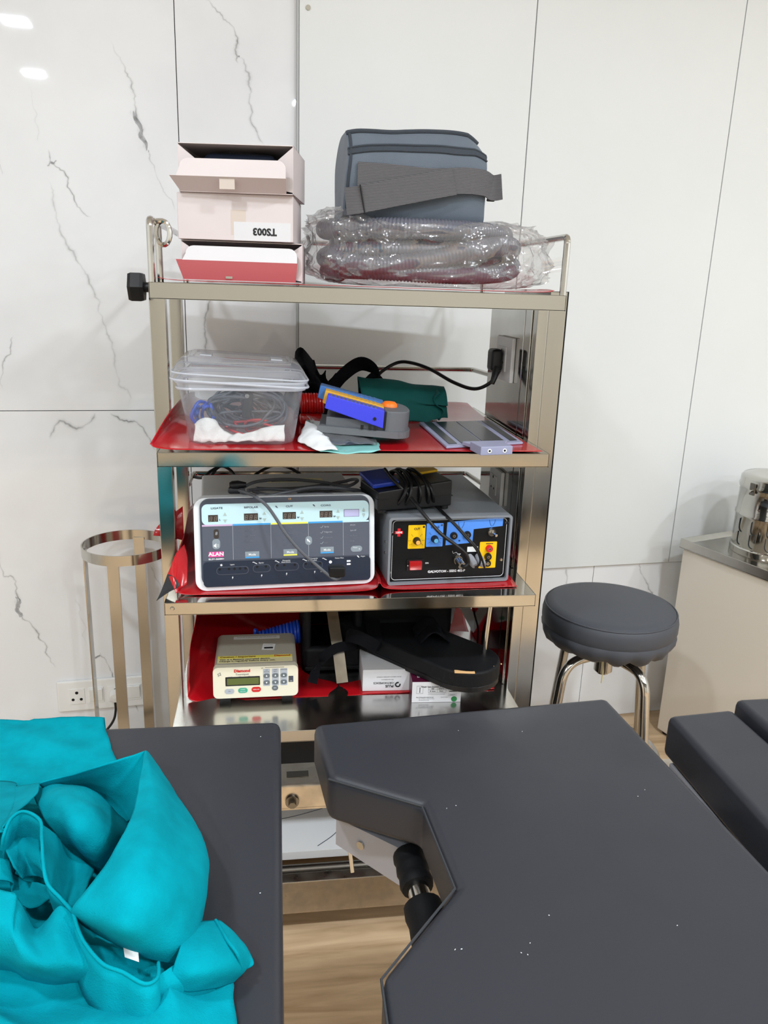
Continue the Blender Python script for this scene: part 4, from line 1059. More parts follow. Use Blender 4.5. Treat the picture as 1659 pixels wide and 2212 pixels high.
gdec('pen_mark', 1040, 697, 1100, 702, 'ink', 0.0003, YF - 0.0005); gdec('pen_mark', 1040, 886, 1090, 890, 'ink', 0.0003, YF - 0.0005)
# red cross badge
cx, cy = uv6(327, 552)
B().prism([(cx + a, cy + c_) for a, c_ in ((-0.003, 0.0085), (0.003, 0.0085), (0.003, 0.003), (0.0085, 0.003), (0.0085, -0.003), (0.003, -0.003), (0.003, -0.0085), (-0.003, -0.0085), (-0.003, -0.003), (-0.0085, -0.003), (-0.0085, 0.003), (-0.003, 0.003))], YF - 0.0006, YF, 'y').build('cross_badge', 'red_mark', gp, smooth=0)
gtx('GEMI', 328, 552, 0.0058, 'white_print', bold=0.0001)
sw = gdec('switch_frame', 398, 782, 530, 876, 'black_plastic', 0.0008, YF, 0.003)
c = uv6(466, 830)
B().box((c[0], YF - 0.005, c[1]), (0.0262, 0.008, 0.0185), 0.001, Euler((0.12, 0, 0))).build('rocker_switch', 'red_switch', sw)
gdec('indicator', 403, 826, 410, 834, 'white_print', 0.0008, YF - 0.0031)
gtx('ON', 562, 824, 0.0045, 'white_print', bold=0.0001)
gtx('GALVOTOM - SSEG 402-P', 726, 906, 0.0071, 'white_print', bold=0.00025, sx=1.02)
gdec('blank_label', 888, 715, 976, 758, 'white_paper', 0.0006)
B().tube([(uv6(*p)[0], YF - 0.0003, uv6(*p)[1]) for p in ((766, 740), (774, 760), (800, 752), (810, 766), (836, 768), (830, 774), (790, 772))], 0.0004, 4).build('pedal_mark', 'white_print', gp)
for x, y_ in ((272, 562), (262, 884), (1203, 534), (1178, 846)):
    c = uv6(x, y_); B().lathe([(0, 0.002), (0.0025, 0.002), (0.0038, 0.0)], 14, (c[0], YF, c[1]), Matrix.Rotation(PI / 2, 4, 'X')).build('screw', 'steel', gp)
# threaded foot-switch connector and two grey plugs
def yax(zx, zy, dy, dx=0, dz=0):
    c = uv6(zx, zy); return Vector((c[0] + dx, YF - dy, c[1] + dz))
b = B(); b.tube([yax(806, 805, 0), yax(806, 805, 0.012)], 0.0095, 16).tube([yax(806, 805, 0.012), yax(820, 830, 0.028)], 0.0082, 16)
b.build('connector_socket', 'steel', gp)

# black foot switch lying on the grey diathermy unit, its cable wound round it
fs = thing('black_foot_switch', 'black foot switch wound in its own cable, lying on the grey diathermy unit', 'foot switch', (0.112, 0.150, ZS[3] + 0.152), R(13))
b = B(); b.prism([(-0.083, 0.006), (0.083, 0.006), (0.083, 0.062), (-0.083, 0.046)], -0.055, 0.055, 'y', 0.004, 2); body = b.build('body', 'black_plastic', fs)
B().b2(-0.084, 0.084, -0.056, 0.056, 0.028, 0.030).build('seam', 'black_rubber', fs, smooth=0)
for x in (-0.07, 0.07):
    for y in (-0.045, 0.045): B().cyl((x, y, 0.0), (x, y, 0.007), 0.009, n=14).build('foot', 'black_rubber', fs)
b = B(); b.box((-0.060, 0.004, 0.060), (0.058, 0.085, 0.010), 0.003, Euler((0.10, -0.08, 0))); b.build('treadle', 'blue_plastic', fs)
b = B(); b.box((0.05, 0.028, 0.067), (0.05, 0.05, 0.006), 0.002, Euler((0.0, -0.1, 0))); b.build('treadle', 'galvo_yellow', fs)
for k, (x, lean) in enumerate(((-0.030, 0.05), (-0.016, 0.03), (0.008, -0.02), (0.026, -0.04), (0.036, -0.06))):
    b = B(); pts = []
    for j in range(22):
        a = 2 * PI * j / 22
        pts.append((x + lean * 0.25 * math.sin(a) + 0.002 * math.sin(a * 3), 0.0615 * math.cos(a), 0.036 + (0.036 + 0.004 * (k % 2)) * math.sin(a)))
    b.tube(pts, 0.0036, 8, closed=True); b.build('cable_turn', 'black_rubber', fs)
bpy.context.view_layer.update()
fi = fs.matrix_world.inverted()
def zz6(zx, zy, Y): return fi @ aty(770 + zx / 3.687, 990 + zy / 3.687, Y)
b = B(); b.tube(catmull([zz6(225, 85, 0.15), zz6(300, 180, 0.10), zz6(420, 300, 0.09), zz6(540, 450, 0.055), zz6(660, 590, 0.035), zz6(790, 690, 0.030), zz6(870, 760, 0.028), zz6(892, 830, 0.028), zz6(860, 862, 0.028), zz6(838, 855, 0.034)], 8), 0.0036, 8); b.build('lead', 'black_rubber', fs)
ld2 = thing('twin_lead', 'thin twin black lead with grey plugs in the front of the diathermy unit', 'cable', tuple(ga.location), R(3.0))
bpy.context.view_layer.update()
li2 = ld2.matrix_world.inverted()
def zq6(zx, zy, Y): return li2 @ aty(770 + zx / 3.687, 990 + zy / 3.687, Y)
for dx in (0, 14):
    b = B(); b.tube(catmull([zq6(615 + dx, 365, 0.13), zq6(700 + dx, 450, 0.07), zq6(790 + dx, 540, 0.05), zq6(880 + dx, 640, 0.040), zq6(950 + dx, 720, 0.035), zq6(985 + dx, 800, 0.035), zq6((975 if dx == 0 else 1000) + dx, 850, 0.040), zq6((945 if dx == 0 else 1005) + dx, 868, 0.045)], 8), 0.0022, 7); b.build('lead', 'black_rubber', ld2)
for x, y_ in ((930, 850), (1000, 850)):
    p0, p1 = yax(x - 25, y_ - 60, 0.001), yax(x - 2, y_ - 5, 0.026)
    B().tube([p0, p0.lerp(p1, 0.3), p0.lerp(p1, 0.75), p1], lambda i: (0.0062, 0.0082, 0.0082, 0.006)[i], 14).build('plug', 'connector_grey', ld2)

# ---------------------------------------------------------------- cream tourniquet controller on the lowest shelf
dm = thing('tourniquet_controller', 'cream tourniquet controller with small green display on the lowest shelf', 'medical device', (-0.2065, 0.125, ZS[4]), R(0.5))
DW, DH, DD = 0.180, 0.072, 0.16
for x in (-0.068, 0.068):
    for y in (0.02, 0.14): B().b2(x - 0.012, x + 0.012, y - 0.012, y + 0.012, 0, 0.0165).build('foot', 'black_rubber', dm, smooth=0)
b = B(); b.prism(rrect(DW, DH, 0.012, 5, 0, 0.0165 + DH / 2), 0.008, DD, 'y', 0.003, 2); b.build('case', 'cream_dark', dm)
b = B(); b.prism(rrect(DW + 0.003, DH, 0.011, 5, 0, 0), -0.010, 0.012, 'y', 0.003, 2); df = b.build('front_panel', 'cream', dm, loc=(0, 0.0, 0.0165 + DH / 2), rot=(R(-4), 0, 0))
def uv7(zx, zy): return ((zx - 731) / 3560.0, (648 - zy) / 2950.0)
YD = -0.010
def ddec(name, x0, y0, x1, y1, m, r=0.0, y=YD, th=0.0006):
    a, c = uv7(x0, y0), uv7(x1, y1)
    return decal(df, name, (a[0] + c[0]) / 2, (a[1] + c[1]) / 2, abs(c[0] - a[0]), abs(c[1] - a[1]), m, r, y, th)
def dtx(s, zx, zy, size, m, **k):
    a = uv7(zx, zy); return text(df, s, a[0], a[1], size, m, y=YD - 0.001, **k)
dtx('Diamond', 627, 567, 0.0088, 'red_print', bold=0.0004, sx=1.05); dtx('Tourniquet', 628, 590, 0.0062, 'print_grey')
ddec('display_frame', 500, 607, 762, 668, 'ink', 0.001); ddec('display', 512, 616, 754, 660, 'lcd_green', 0.0008, YD - 0.0005)
for s, x in (('mm Hg', 538), ('min', 610), ('min', 681)): dtx(s, x, 605, 0.003, 'print_grey')
for x, y_, s, m in ((529, 704, 'ON', 'key_oval'), (631, 701, 'START', 'key_green'), (733, 698, 'DEFLATE', 'red_print'), (877, 693, 'ESC', 'key_oval')):
    w = 72 if x < 800 else 48
    ddec('oval_key', x - w / 2, y_ - 17, x + w / 2, y_ + 17, m if s != 'ON' else 'key_grey', 0.0057, YD, 0.0009)
    dtx(s, x, y_ + (0 if s != 'START' else -6), 0.0034, 'white_print' if m != 'key_oval' or s == 'ESC' else 'ink')
dtx('INFLATE', 631, 709, 0.003, 'white_print')
for k, (x, s1, s2) in enumerate(((813, 'CUFF', 'PRESSURE'), (880, 'START', 'DELAY'), (945, 'DURATION', ''))):
    ddec('key_column', x - 27, 560, x + 27, 677, 'key_grey', 0.0015, YD, 0.0004)
    dtx(s1, x, 568, 0.0026, 'ink', ); dtx(s2, x, 580, 0.0026, 'ink') if s2 else None
    for y_, up in ((607, 1), (653, -1)):
        ddec('arrow_key', x - 24, y_ - 15, x + 24, y_ + 15, 'key_oval', 0.0045, YD - 0.0004, 0.0008)
        c = uv7(x, y_)
        B().prism([(c[0] - 0.002, c[1] - 0.0015 * up), (c[0] + 0.002, c[1] - 0.0015 * up), (c[0], c[1] + 0.0025 * up)], YD - 0.0018, YD - 0.001, 'y').build('arrow_mark', 'white_print', df, smooth=0)
dtx('SET', 781, 554, 0.0032, 'ink'); ddec('bracket_line', 800, 551, 948, 553, 'ink', 0, YD, 0.0004)
ddec('bell_key', 982, 615, 1018, 656, 'panel_dark', 0.0006); dtx('LINE', 1000, 648, 0.0028, 'white_print')
text(df, 'S2', uv7(453, 588)[0], uv7(453, 588)[1], 0.009, 'print_grey', y=YD - 0.001, rz=-0.5, shear=0.3)
TZD = 0.0165 + DH + 0.0003
def top(name, x0, x1, y0, y1, m, z=TZD): return B().b2(x0, x1, y0, y1, z, z + 0.0004).build(name, m, dm, smooth=0)
top('caution_label', -0.083, 0.080, 0.014, 0.046, 'label_cream'); top('caution_band', -0.083, 0.080, 0.034, 0.046, 'label_yellow', TZD + 0.0003)
def ttx(s, x, y, size, m, **k): return text(dm, s, 0, 0, size, m, loc=(x, y, TZD + 0.0012), rot=(0, 0, 0), **k)
ttx('Caution / Important', -0.078, 0.0400, 0.0095, 'brown_print', align='LEFT', bold=0.0002); ttx('Diamond', 0.058, 0.0400, 0.0095, 'red_print', bold=0.0003)
ttx('This is a Battery operated device.', -0.079, 0.0285, 0.0082, 'ink', align='LEFT', bold=0.00015); ttx('Charge it regularly before every use.', -0.079, 0.0200, 0.0082, 'ink', align='LEFT', bold=0.00015)
top('notice_label', -0.052, 0.054, 0.132, 0.146, 'white_plastic'); ttx('CHARGE IT REGULARLY, BEFORE EVERY USE', 0.001, 0.139, 0.0046, 'print_grey')
o = B().box((0.028, 0.088, TZD + 0.0002), (0.028, 0.030, 0.0004), 0, Euler((0, 0, -0.12))).build('sticker', 'white_plastic', dm, smooth=0)
ttx('AUTOMAX', 0.028, 0.094, 0.0046, 'ink', sx=0.9); top('sticker_print', 0.018, 0.038, 0.078, 0.086, 'ink', TZD + 0.0003)
# ---------------------------------------------------------------- cartons on the top shelf
def wave_bump(name, sc, st, axis='Z'):
    nt = MATS[name].node_tree; b = nt.nodes['Principled BSDF']
    tc = nt.nodes.new('ShaderNodeTexCoord'); w = nt.nodes.new('ShaderNodeTexWave'); w.inputs['Scale'].default_value = sc
    w.bands_direction = axis
    bp = nt.nodes.new('ShaderNodeBump'); bp.inputs['Strength'].default_value = st; bp.inputs['Distance'].default_value = 0.002
    nt.links.new(tc.outputs['Object'], w.inputs['Vector']); nt.links.new(w.outputs['Fac'], bp.inputs['Height']); nt.links.new(bp.outputs['Normal'], b.inputs['Normal'])
wave_bump('webbing', 120, 0.5)
def plate(b, pts, nrm, th=0.0012, mi=0):
    """flat card panel of real thickness from a planar outline"""
    n = Vector(nrm).normalized() * th; k = len(pts)
    vs = [Vector(p) for p in pts] + [Vector(p) + n for p in pts]
    b.add(vs, [tuple(range(k)), tuple(range(2 * k - 1, k - 1, -1))] + [(i, (i + 1) % k, k + (i + 1) % k, k + i) for i in range(k)], mi)
def open_carton(name, label, loc, rz, w, h, d, fm, lean, group):
    """tuck-end carton lying on its side, end flap hinged at the bottom front edge and leaning out"""
    t = thing(name, label, 'box', loc, rz, group)
    x = w / 2
    b = B()
    plate(b, [(-x, 0, 0), (x, 0, 0), (x, d, 0), (-x, d, 0)], (0, 0, 1))
    plate(b, [(-x, 0, h), (x, 0, h), (x, d, h), (-x, d, h)], (0, 0, -1))
    plate(b, [(-x, 0, 0), (-x, d, 0), (-x, d, h), (-x, 0, h)], (1, 0, 0))
    plate(b, [(x, 0, 0), (x, d, 0), (x, d, h), (x, 0, h)], (-1, 0, 0))
    plate(b, [(-x, d, 0), (x, d, 0), (x, d, h), (-x, d, h)], (0, -1, 0))
    b.build('carton_body', 'card_white', t, smooth=0)
    for s in (-1, 1):
        fb = B(); plate(fb, [(s * x, 0, 0.002), (s * x, 0, h - 0.002), (s * (x - 0.040), -0.004, h * 0.50), (s * (x - 0.040), -0.004, 0.004)] if False else [(s * x, 0, h - 0.002), (s * x, 0, 0.003), (s * (x - 0.062), 0.012, h * 0.20), (s * (x - 0.062), 0.012, h * 0.36)], (0, 1, 0), 0.001)
        fb.build('dust_flap', 'card_white', t, smooth=0)
    ly, lz = lean
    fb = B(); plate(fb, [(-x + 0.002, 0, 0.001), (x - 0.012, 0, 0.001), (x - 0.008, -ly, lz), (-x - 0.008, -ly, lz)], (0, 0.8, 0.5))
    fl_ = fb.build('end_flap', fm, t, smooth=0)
    tb = B(); r = 0.014; q = x - 0.009
    hh = h * 0.37
    poly = [(-q - 0.006, 0)] + [(q, 0)] + [(q - 0.0, hh - r)] + [(q - r + r * math.cos(a), hh - r + r * math.sin(a)) for a in (PI / 8, PI / 4, 3 * PI / 8, PI / 2)] + [(-q + r + r * math.cos(a), hh - r + r * math.sin(a)) for a in (PI / 2, 5 * PI / 8, 3 * PI / 4, 7 * PI / 8, PI)]
    plate(tb, [(a, -ly + c * 0.16, lz + c * 0.98) for a, c in poly], (0, 0.98, -0.16))
    tb.build('tuck_flap', 'card_bright' if fm == 'card_red_bounce' else 'card_white', fl_, smooth=0)
    return t
Z1 = ZS[1] + 0.0055
lb = open_carton('carton', 'bottom carton of the stack, open end flap tinted with red bounce light, on the top shelf', (-0.218, 0.060, Z1), R(-4), 0.214, 0.068, 0.17, 'card_red_bounce', (0.014, 0.034), 'stacked white cartons')
B().b2(-0.030, -0.018, -0.003, 0.0, 0.004, 0.010).build('metal_clip', 'steel', lb, smooth=0)
mb = thing('carton', 'closed middle carton of the stack with an upside-down code label', 'box', (-0.2295, 0.050, Z1 + 0.0692), R(-7), 'stacked white cartons')
B().b2(-0.100, 0.102, 0, 0.16, 0, 0.077, 0.0008, 1).build('carton_body', 'card_white', mb)
lbq = decal(mb, 'code_label', 0.048, 0.016, 0.100, 0.031, 'card_bright', 0, 0, 0.0004)
text(lbq, 'TS003', 0.052, 0.0165, 0.0165, 'ink', y=-0.0008, rz=PI, bold=0.0007)
decal(mb, 'tape', 0.006, 0.030, 0.026, 0.042, 'tape', 0, 0, 0.0002)
tbx = open_carton('carton', 'top carton of the stack, open towards the front and holding a wrapped dark device', (-0.226, 0.040, Z1 + 0.1466), R(-9), 0.198, 0.078, 0.165, 'card_white', (0.030, 0.022), 'stacked white cartons')
decal(tbx, 'tape', -0.01, 0.012, 0.026, 0.018, 'tape', 0, -0.026, 0.0003)
wd_ = thing('wrapped_device', 'dark device in clear plastic wrap inside the open top carton', 'device', tuple(Matrix.Rotation(R(-9), 3, 'Z') @ Vector((0.0, 0.020, 0)) + Vector((-0.226, 0.040, Z1 + 0.1484))), R(-9))
B().box((0, 0.065, 0.034), (0.130, 0.12, 0.064), 0.014, None, 3).build('body', 'panel_navy', wd_)
b = B(); rows = []
for i in range(17):
    rows.append([jitter(Vector((-0.082 + 0.164 * j / 20, 0.002 + 0.11 * i / 16, 0.070 - 0.045 * abs(j / 10 - 1) ** 4 - 0.030 * max(0, 1 - i / 4))), 0.004, 60, 2) for j in range(21)])
b.grid(rows).build('plastic_wrap', 'clear_wrap', wd_, smooth=60)

# ---------------------------------------------------------------- grey zipped pouch
pz = ZS[1] + 0.128
po = thing('zipped_pouch', 'grey padded zip pouch with an elastic webbing strap, on the plastic-wrapped hose', 'pouch', (0.103, 0.115, pz), R(3))
def pouch_pt(u, v):
    """u round the section (front bottom -> front top -> back), v along the length"""
    pass
prof = [(0.0, 0.004), (-0.006, 0.03), (-0.012, 0.07), (-0.010, 0.105), (0.002, 0.130), (0.020, 0.148), (0.050, 0.156), (0.100, 0.158), (0.142, 0.150), (0.158, 0.120), (0.162, 0.07), (0.158, 0.02), (0.145, 0.0), (0.02, 0.0)]
pc_ = [(p.x, p.y) for p in catmull([Vector((a, c, 0)) for a, c in prof], 5, True)]
b = B(); rows = []
NL = 40
for i in range(NL + 1):
    s = i / NL; x = -0.130 + 0.262 * s
    e = abs(2 * s - 1); k = 1 - 0.10 * e ** 6
    hz = 1.0 + 0.06 * s - (0.05 if s > 0.9 else 0) * (s - 0.9) * 10
    row = []
    for yq, zq in pc_:
        yy = 0.08 + (yq - 0.08) * k; zz_ = zq * hz * (0.5 + 0.5 * k) + 0.001
        xx = x + (0.012 * (1 - (zq / 0.158)) * (0.5 - s) * -1.0) + (-0.016 * max(0, zq / 0.158 - 0.75) * 4 * s ** 4)
        row.append(jitter(Vector((xx, yy, zz_)), 0.0035, 16, 4))
    rows.append(row)
b.grid(rows, closed_u=True)
for row, rev in ((rows[0], 1), (rows[-1], 0)):
    c = sum((Vector(p) for p in row), Vector()) / len(row); o0 = len(b.v); b.v.append(tuple(c)); st_ = len(b.v)
    b.v += [tuple(p) for p in row]; n_ = len(row)
    for k in range(n_): b.f.append((o0, st_ + k, st_ + (k + 1) % n_)); b.m.append(0)
b.build('body', 'grey_fabric', po, smooth=50)
def prow(k, off=0.002, i0=0, i1=NL):
    c = Vector((0, 0.08, 0.08)); out = []
    for i in range(i0, i1 + 1):
        p = Vector(rows[i][k]); d = Vector((0, p.y - c.y, p.z - c.z)).normalized(); out.append(p + d * off)
    return out
B().tube(prow(18), 0.0022, 6).build('zip_seam', 'grey_trim', po); B().tube(prow(16), 0.0016, 6).build('zip_seam', 'grey_trim', po)
B().ribbon(prow(17, 0.0012), 0.010, [(0, 0.45, 0.9)] * (NL + 1), 0.0012).build('zip_band', 'grey_trim', po)
B().tube(prow(25, 0.002), 0.0042, 8).build('edge_binding', 'grey_trim', po)
lrow = [Vector(rows[1][k]) + Vector((-0.001, 0, 0)) for k in range(2, 42)]
B().tube(lrow, 0.0030, 6).build('edge_binding', 'grey_trim', po)
FY = -0.018
sp_ = catmull([Vector(p) for p in ((-0.114, FY + 0.003, 0.070), (-0.05, FY + 0.0, 0.069), (0.02, FY - 0.002, 0.066), (0.09, FY - 0.002, 0.071), (0.128, FY + 0.008, 0.070), (0.148, FY + 0.018, 0.064), (0.164, FY + 0.010, 0.066))], 6)
B().ribbon(sp_, 0.046, (0, 0.1, 1), 0.0022).build('strap_under', 'webbing', po, smooth=50)
sp_ = catmull([Vector(p) for p in ((-0.136, FY - 0.002, 0.024), (-0.110, FY - 0.006, 0.028), (-0.04, FY - 0.008, 0.044), (0.03, FY - 0.007, 0.060), (0.066, FY - 0.005, 0.068))], 6)
B().ribbon(sp_, 0.047, (-0.2, 0.1, 1), 0.0025).build('strap_over', 'webbing', po, smooth=50)
B().box((-0.106, FY - 0.009, 0.029), (0.0025, 0.005, 0.050), 0.0015, Euler((0, -0.2, 0))).build('strap_slider', 'black_plastic', po)
B().box((0.146, FY + 0.018, 0.042), (0.016, 0.006, 0.005), 0.002).build('strap_buckle', 'black_plastic', po)

# ---------------------------------------------------------------- corrugated hose in a clear bag
hx, hy = 0.128, 0.205
def corr(path, r, pitch, name, m, parent, n=14):
    P = [Vector(p) for p in path]; L = [0.0]
    for a, c in zip(P, P[1:]): L.append(L[-1] + (c - a).length)
    tot = L[-1]; N = int(tot / pitch * 4); out = []; j = 0
    for i in range(N + 1):
        s = tot * i / N
        while j < len(L) - 2 and L[j + 1] < s: j += 1
        out.append(P[j].lerp(P[j + 1], (s - L[j]) / max(1e-9, L[j + 1] - L[j])))
    b = B(); b.tube(out, lambda i: r * (0.90, 1.0, 1.0, 0.90)[i % 4], n)
    return b.build(name, m, parent, smooth=80)
ho = thing('corrugated_hose', 'coiled grey corrugated hose inside the clear plastic bag on the top shelf', 'hose', (hx, hy, ZS[1] + 0.006))
pts = []
for k in range(0, 3 * 24 + 10):
    a = k / 24 * 2 * PI + 2.6; lap = k / 24
    rx = 0.178 + 0.016 * math.sin(lap * 2.3); ry = 0.125 + 0.01 * math.sin(lap * 3.1 + 1)
    zc = 0.024 + 0.0335 * lap + 0.010 * math.sin(a * 1.0 + lap) + 0.006 * math.sin(2 * a)
    pts.append((rx * math.cos(a), ry * math.sin(a), max(0.022, min(zc, 0.104))))
corr(catmull(pts, 5), 0.0185, 0.0066, 'hose_coil', 'hose_grey', ho)
pts = [(-0.175, -0.04, 0.05), (-0.16, -0.105, 0.040), (-0.09, -0.128, 0.036), (0.0, -0.140, 0.050), (0.10, -0.135, 0.074), (0.165, -0.09, 0.080), (0.185, 0.0, 0.07)]
corr(catmull(pts, 8), 0.0185, 0.0066, 'hose_end', 'hose_grey', ho)
bg = B(); rows = []
NU, NV = 240, 90
def crease(p, sc, sd, ang):
    q = Vector((p.x * math.cos(ang) + p.z * math.sin(ang), p.y, -p.x * math.sin(ang) + p.z * math.cos(ang)))
    n = noise.noise(Vector((q.x * sc * 0.35, q.y * sc * 0.6, q.z * sc)) + Vector((sd, sd * 2, 0)))
    return (1 - abs(n) * 2.0)
for j in range(NV + 1):
    v = j / NV; row = []
    ph = PI * v
    for i in range(NU):
        a = 2 * PI * i / NU
        ca, sa = math.cos(a), math.sin(a)
        ex = 0.55
        cx = math.copysign(abs(ca) ** ex, ca); sx_ = math.copysign(abs(sa) ** ex, sa)
        rr_ = math.sin(ph) ** 0.40 if 0 < v < 1 else 0
        zz_ = 0.5 - 0.5 * math.copysign(abs(math.cos(ph)) ** 0.5, math.cos(ph))
        p = Vector((cx * rr_ * (0.228 + (0.030 * (1 - zz_ * 0.9) if ca > 0 else 0.012 * (1 - zz_))), sx_ * rr_ * 0.168, zz_ * (0.122 + (0.030 * max(0, -ca - 0.55) * 2 if ca < 0 else 0.006 * ca))))
        c1 = max(0, crease(p, 30, 3.0, 0.5)); c2 = max(0, crease(p, 44, 7.0, -0.6)); c3 = max(0, crease(p, 90, 1.0, 0.2))
        d = Vector((ca, sa, 0.6 * (zz_ - 0.3))).normalized()
        w = -0.012 + 0.015 * c1 ** 3 + 0.011 * c2 ** 4 + 0.004 * c3 ** 2
        p2 = p + d * (w * rr_)
        if sa < 0: p2.y = max(p2.y, -0.182)
        p2.z = max(0.0004, p2.z)
        row.append(p2)
    rows.append(row)
bg.grid(rows, closed_u=True)
bo = bg.build('plastic_bag', 'bag_film', None, smooth=80); bo.location = (hx + 0.006, hy, ZS[1] + 0.0058)
tag(bo, 'crumpled clear plastic bag wrapped round the grey corrugated hose', 'bag')
t_ = B(); rr2 = [[jitter(Vector((0.215 + 0.050 * i / 8, -0.12 + 0.004 * math.sin(j), 0.030 + 0.010 * i / 8 + 0.026 * j / 5)), 0.004, 40, 9) for j in range(6)] for i in range(9)]
t_.grid(rr2); child = t_.build('bag_tail', 'bag_film', bo, smooth=60); child.parent = bo

# ---------------------------------------------------------------- clear tub with lid and its contents
TX, TY, TB = -0.2255, 0.124, ZS[2] + 0.0065
tub = thing('storage_tub', 'clear plastic storage tub with lid, full of cables, on the second shelf', 'tub', (TX, TY, TB), R(1.5))
def ring_(w, d, r, z, n=6): return [Vector((x, y, z)) for x, y in rrect(w, d, r, n)]
b = B()
prf = [(0.178, 0.150, 0.025, 0.0), (0.194, 0.164, 0.03, 0.003), (0.200, 0.170, 0.03, 0.012), (0.230, 0.196, 0.03, 0.108)]
rows = [ring_(*q) for q in prf]; b.grid(rows, closed_u=True)
k0 = len(b.v); b.v += [tuple(p) for p in rows[0]]; b.f.append(tuple(range(k0, k0 + len(rows[0])))); b.m.append(0)
b.build('tub_body', 'tub_plastic', tub, smooth=60)
for z0, e in ((0.106, 0.0), (0.118, 0.004)):
    b = B(); b.tube(ring_(0.236 + e, 0.202 + e, 0.032, z0, 8), 0.0026, 6, closed=True); b.build('rim', 'rim_plastic', tub)
b = B(); rows = [ring_(0.232, 0.198, 0.03, 0.107), ring_(0.240, 0.206, 0.032, 0.119)]; b.grid(rows, closed_u=True); b.build('rim_band', 'rim_plastic', tub, smooth=60)
lid = B(); rows = [ring_(0.250, 0.214, 0.034, 0.0), ring_(0.250, 0.214, 0.034, 0.012), ring_(0.244, 0.208, 0.034, 0.014), ring_(0.236, 0.200, 0.034, 0.026), ring_(0.216, 0.180, 0.03, 0.038), ring_(0.190, 0.156, 0.02, 0.0425), ring_(0.176, 0.142, 0.012, 0.0425), ring_(0.172, 0.138, 0.012, 0.040)]
lid.grid(rows, closed_u=True); k0 = len(lid.v); lid.v += [tuple(p) for p in rows[-1]]; lid.f.append(tuple(range(k0, k0 + len(rows[-1])))); lid.m.append(0)
lo_ = lid.build('lid', 'lid_plastic', tub, smooth=40, loc=(-0.0015, 0, 0.1165), rot=(0, R(3.0), 0))
B().tube(ring_(0.252, 0.216, 0.034, 0.0, 8), 0.0022, 6, closed=True).build('lid_rim', 'rim_plastic', lo_)
B().tube(ring_(0.250, 0.214, 0.034, 0.0125, 8), 0.0018, 6, closed=True).build('lid_rim', 'rim_plastic', lo_)
for x in (-0.066, 0.066): B().box((x, -0.01, 0.0415), (0.022, 0.05, 0.003), 0.001).build('lid_handle', 'rim_plastic', lo_)
decal_ = B().b2(-0.03, 0.05, -0.055, -0.052, 0.0412, 0.0416).build('ink_mark', 'brown_print', lo_, smooth=0)
random.seed(21)
def bundle(name, label, c, rx, rz, n, r, m, ysp, seed, cat='cable', group=None, tilt=0.5, ymin=None):
    """a hank of cable: many wandering loops of one continuous lead"""
    rd = random.Random(seed); pts = []
    for k in range(n):
        a0 = rd.random() * 6.0; sc_ = 0.55 + 0.45 * rd.random(); ox = rx * (1 - sc_) * (2 * rd.random() - 1); oz = rz * (1 - sc_) * (2 * rd.random() - 1)
        for j in range(10):
            a = 2 * PI * j / 10 + a0
            fx = rx * (0.72 + 0.28 * rd.random()); fz = rz * (0.62 + 0.38 * rd.random())
            pts.append(Vector((ox + sc_ * fx * math.cos(a), ysp * 0.5 * (rd.random() - 0.5) + ysp * 0.5 * (k / n - 0.5), oz + sc_ * fz * math.sin(a))))
    b = B(); b.tube(catmull(pts, 5), r, 7); o = b.build(name, m, None, smooth=80); o.location = c
    tag(o, label, cat, group); return o
g1 = bundle('cable_hank', 'grey cable hank coiled in the right of the clear tub', (TX + 0.006, TY - 0.012, TB + 0.060), 0.084, 0.046, 13, 0.0027, 'cable_grey', 0.09, 3)
g2 = bundle('cable_hank', 'darker cable hank under the grey one in the clear tub', (TX + 0.012, TY + 0.03, TB + 0.054), 0.084, 0.044, 10, 0.0028, 'cable_dark', 0.06, 5)
g3 = bundle('cable_hank', 'blue cable loops at the left of the clear tub', (TX - 0.072, TY - 0.028, TB + 0.048), 0.022, 0.034, 4, 0.0032, 'blue_tube', 0.06, 8)
g4 = bundle('cable_hank', 'red cable at the bottom of the clear tub', (TX + 0.005, TY - 0.020, TB + 0.026), 0.070, 0.016, 3, 0.0026, 'red_tube', 0.07, 11)
cn = thing('black_connector', 'black connector block with metal pin among the cables in the tub', 'connector', (TX + 0.012, TY - 0.048, TB + 0.070))
B().box((0, 0, 0), (0.018, 0.02, 0.05), 0.004, Euler((0, 0.1, 0))).build('body', 'black_plastic', cn); B().cyl((0, -0.012, 0.018), (0, -0.018, 0.02), 0.004, n=12).build('pin', 'steel', cn)
gz = B(); rows = []
base_ = catmull([Vector(p) for p in ((-0.088, -0.070, 0), (-0.060, -0.078, 0), (-0.03, -0.070, 0), (-0.01, -0.077, 0), (0.02, -0.070, 0), (0.05, -0.078, 0), (0.080, -0.066, 0))], 10)
hts = catmull([Vector((h, 0, 0)) for h in (0.030, 0.044, 0.016, 0.013, 0.016, 0.026, 0.030)], 10)
for p, h in zip(base_, hts):
    rows.append([jitter(Vector((p.x, p.y - 0.002 * math.sin(q / 6 * PI) + 0.014 * (q / 6), 0.005 + h.x * q / 6)), 0.004, 70, 4) for q in range(7)])
gz.grid(rows); gzo = gz.build('gauze_strip', 'gauze', None, smooth=80); gzo.location = (TX, TY, TB); solid(gzo, 0.0016)
tag(gzo, 'crumpled white gauze strip along the bottom front of the clear tub', 'gauze')

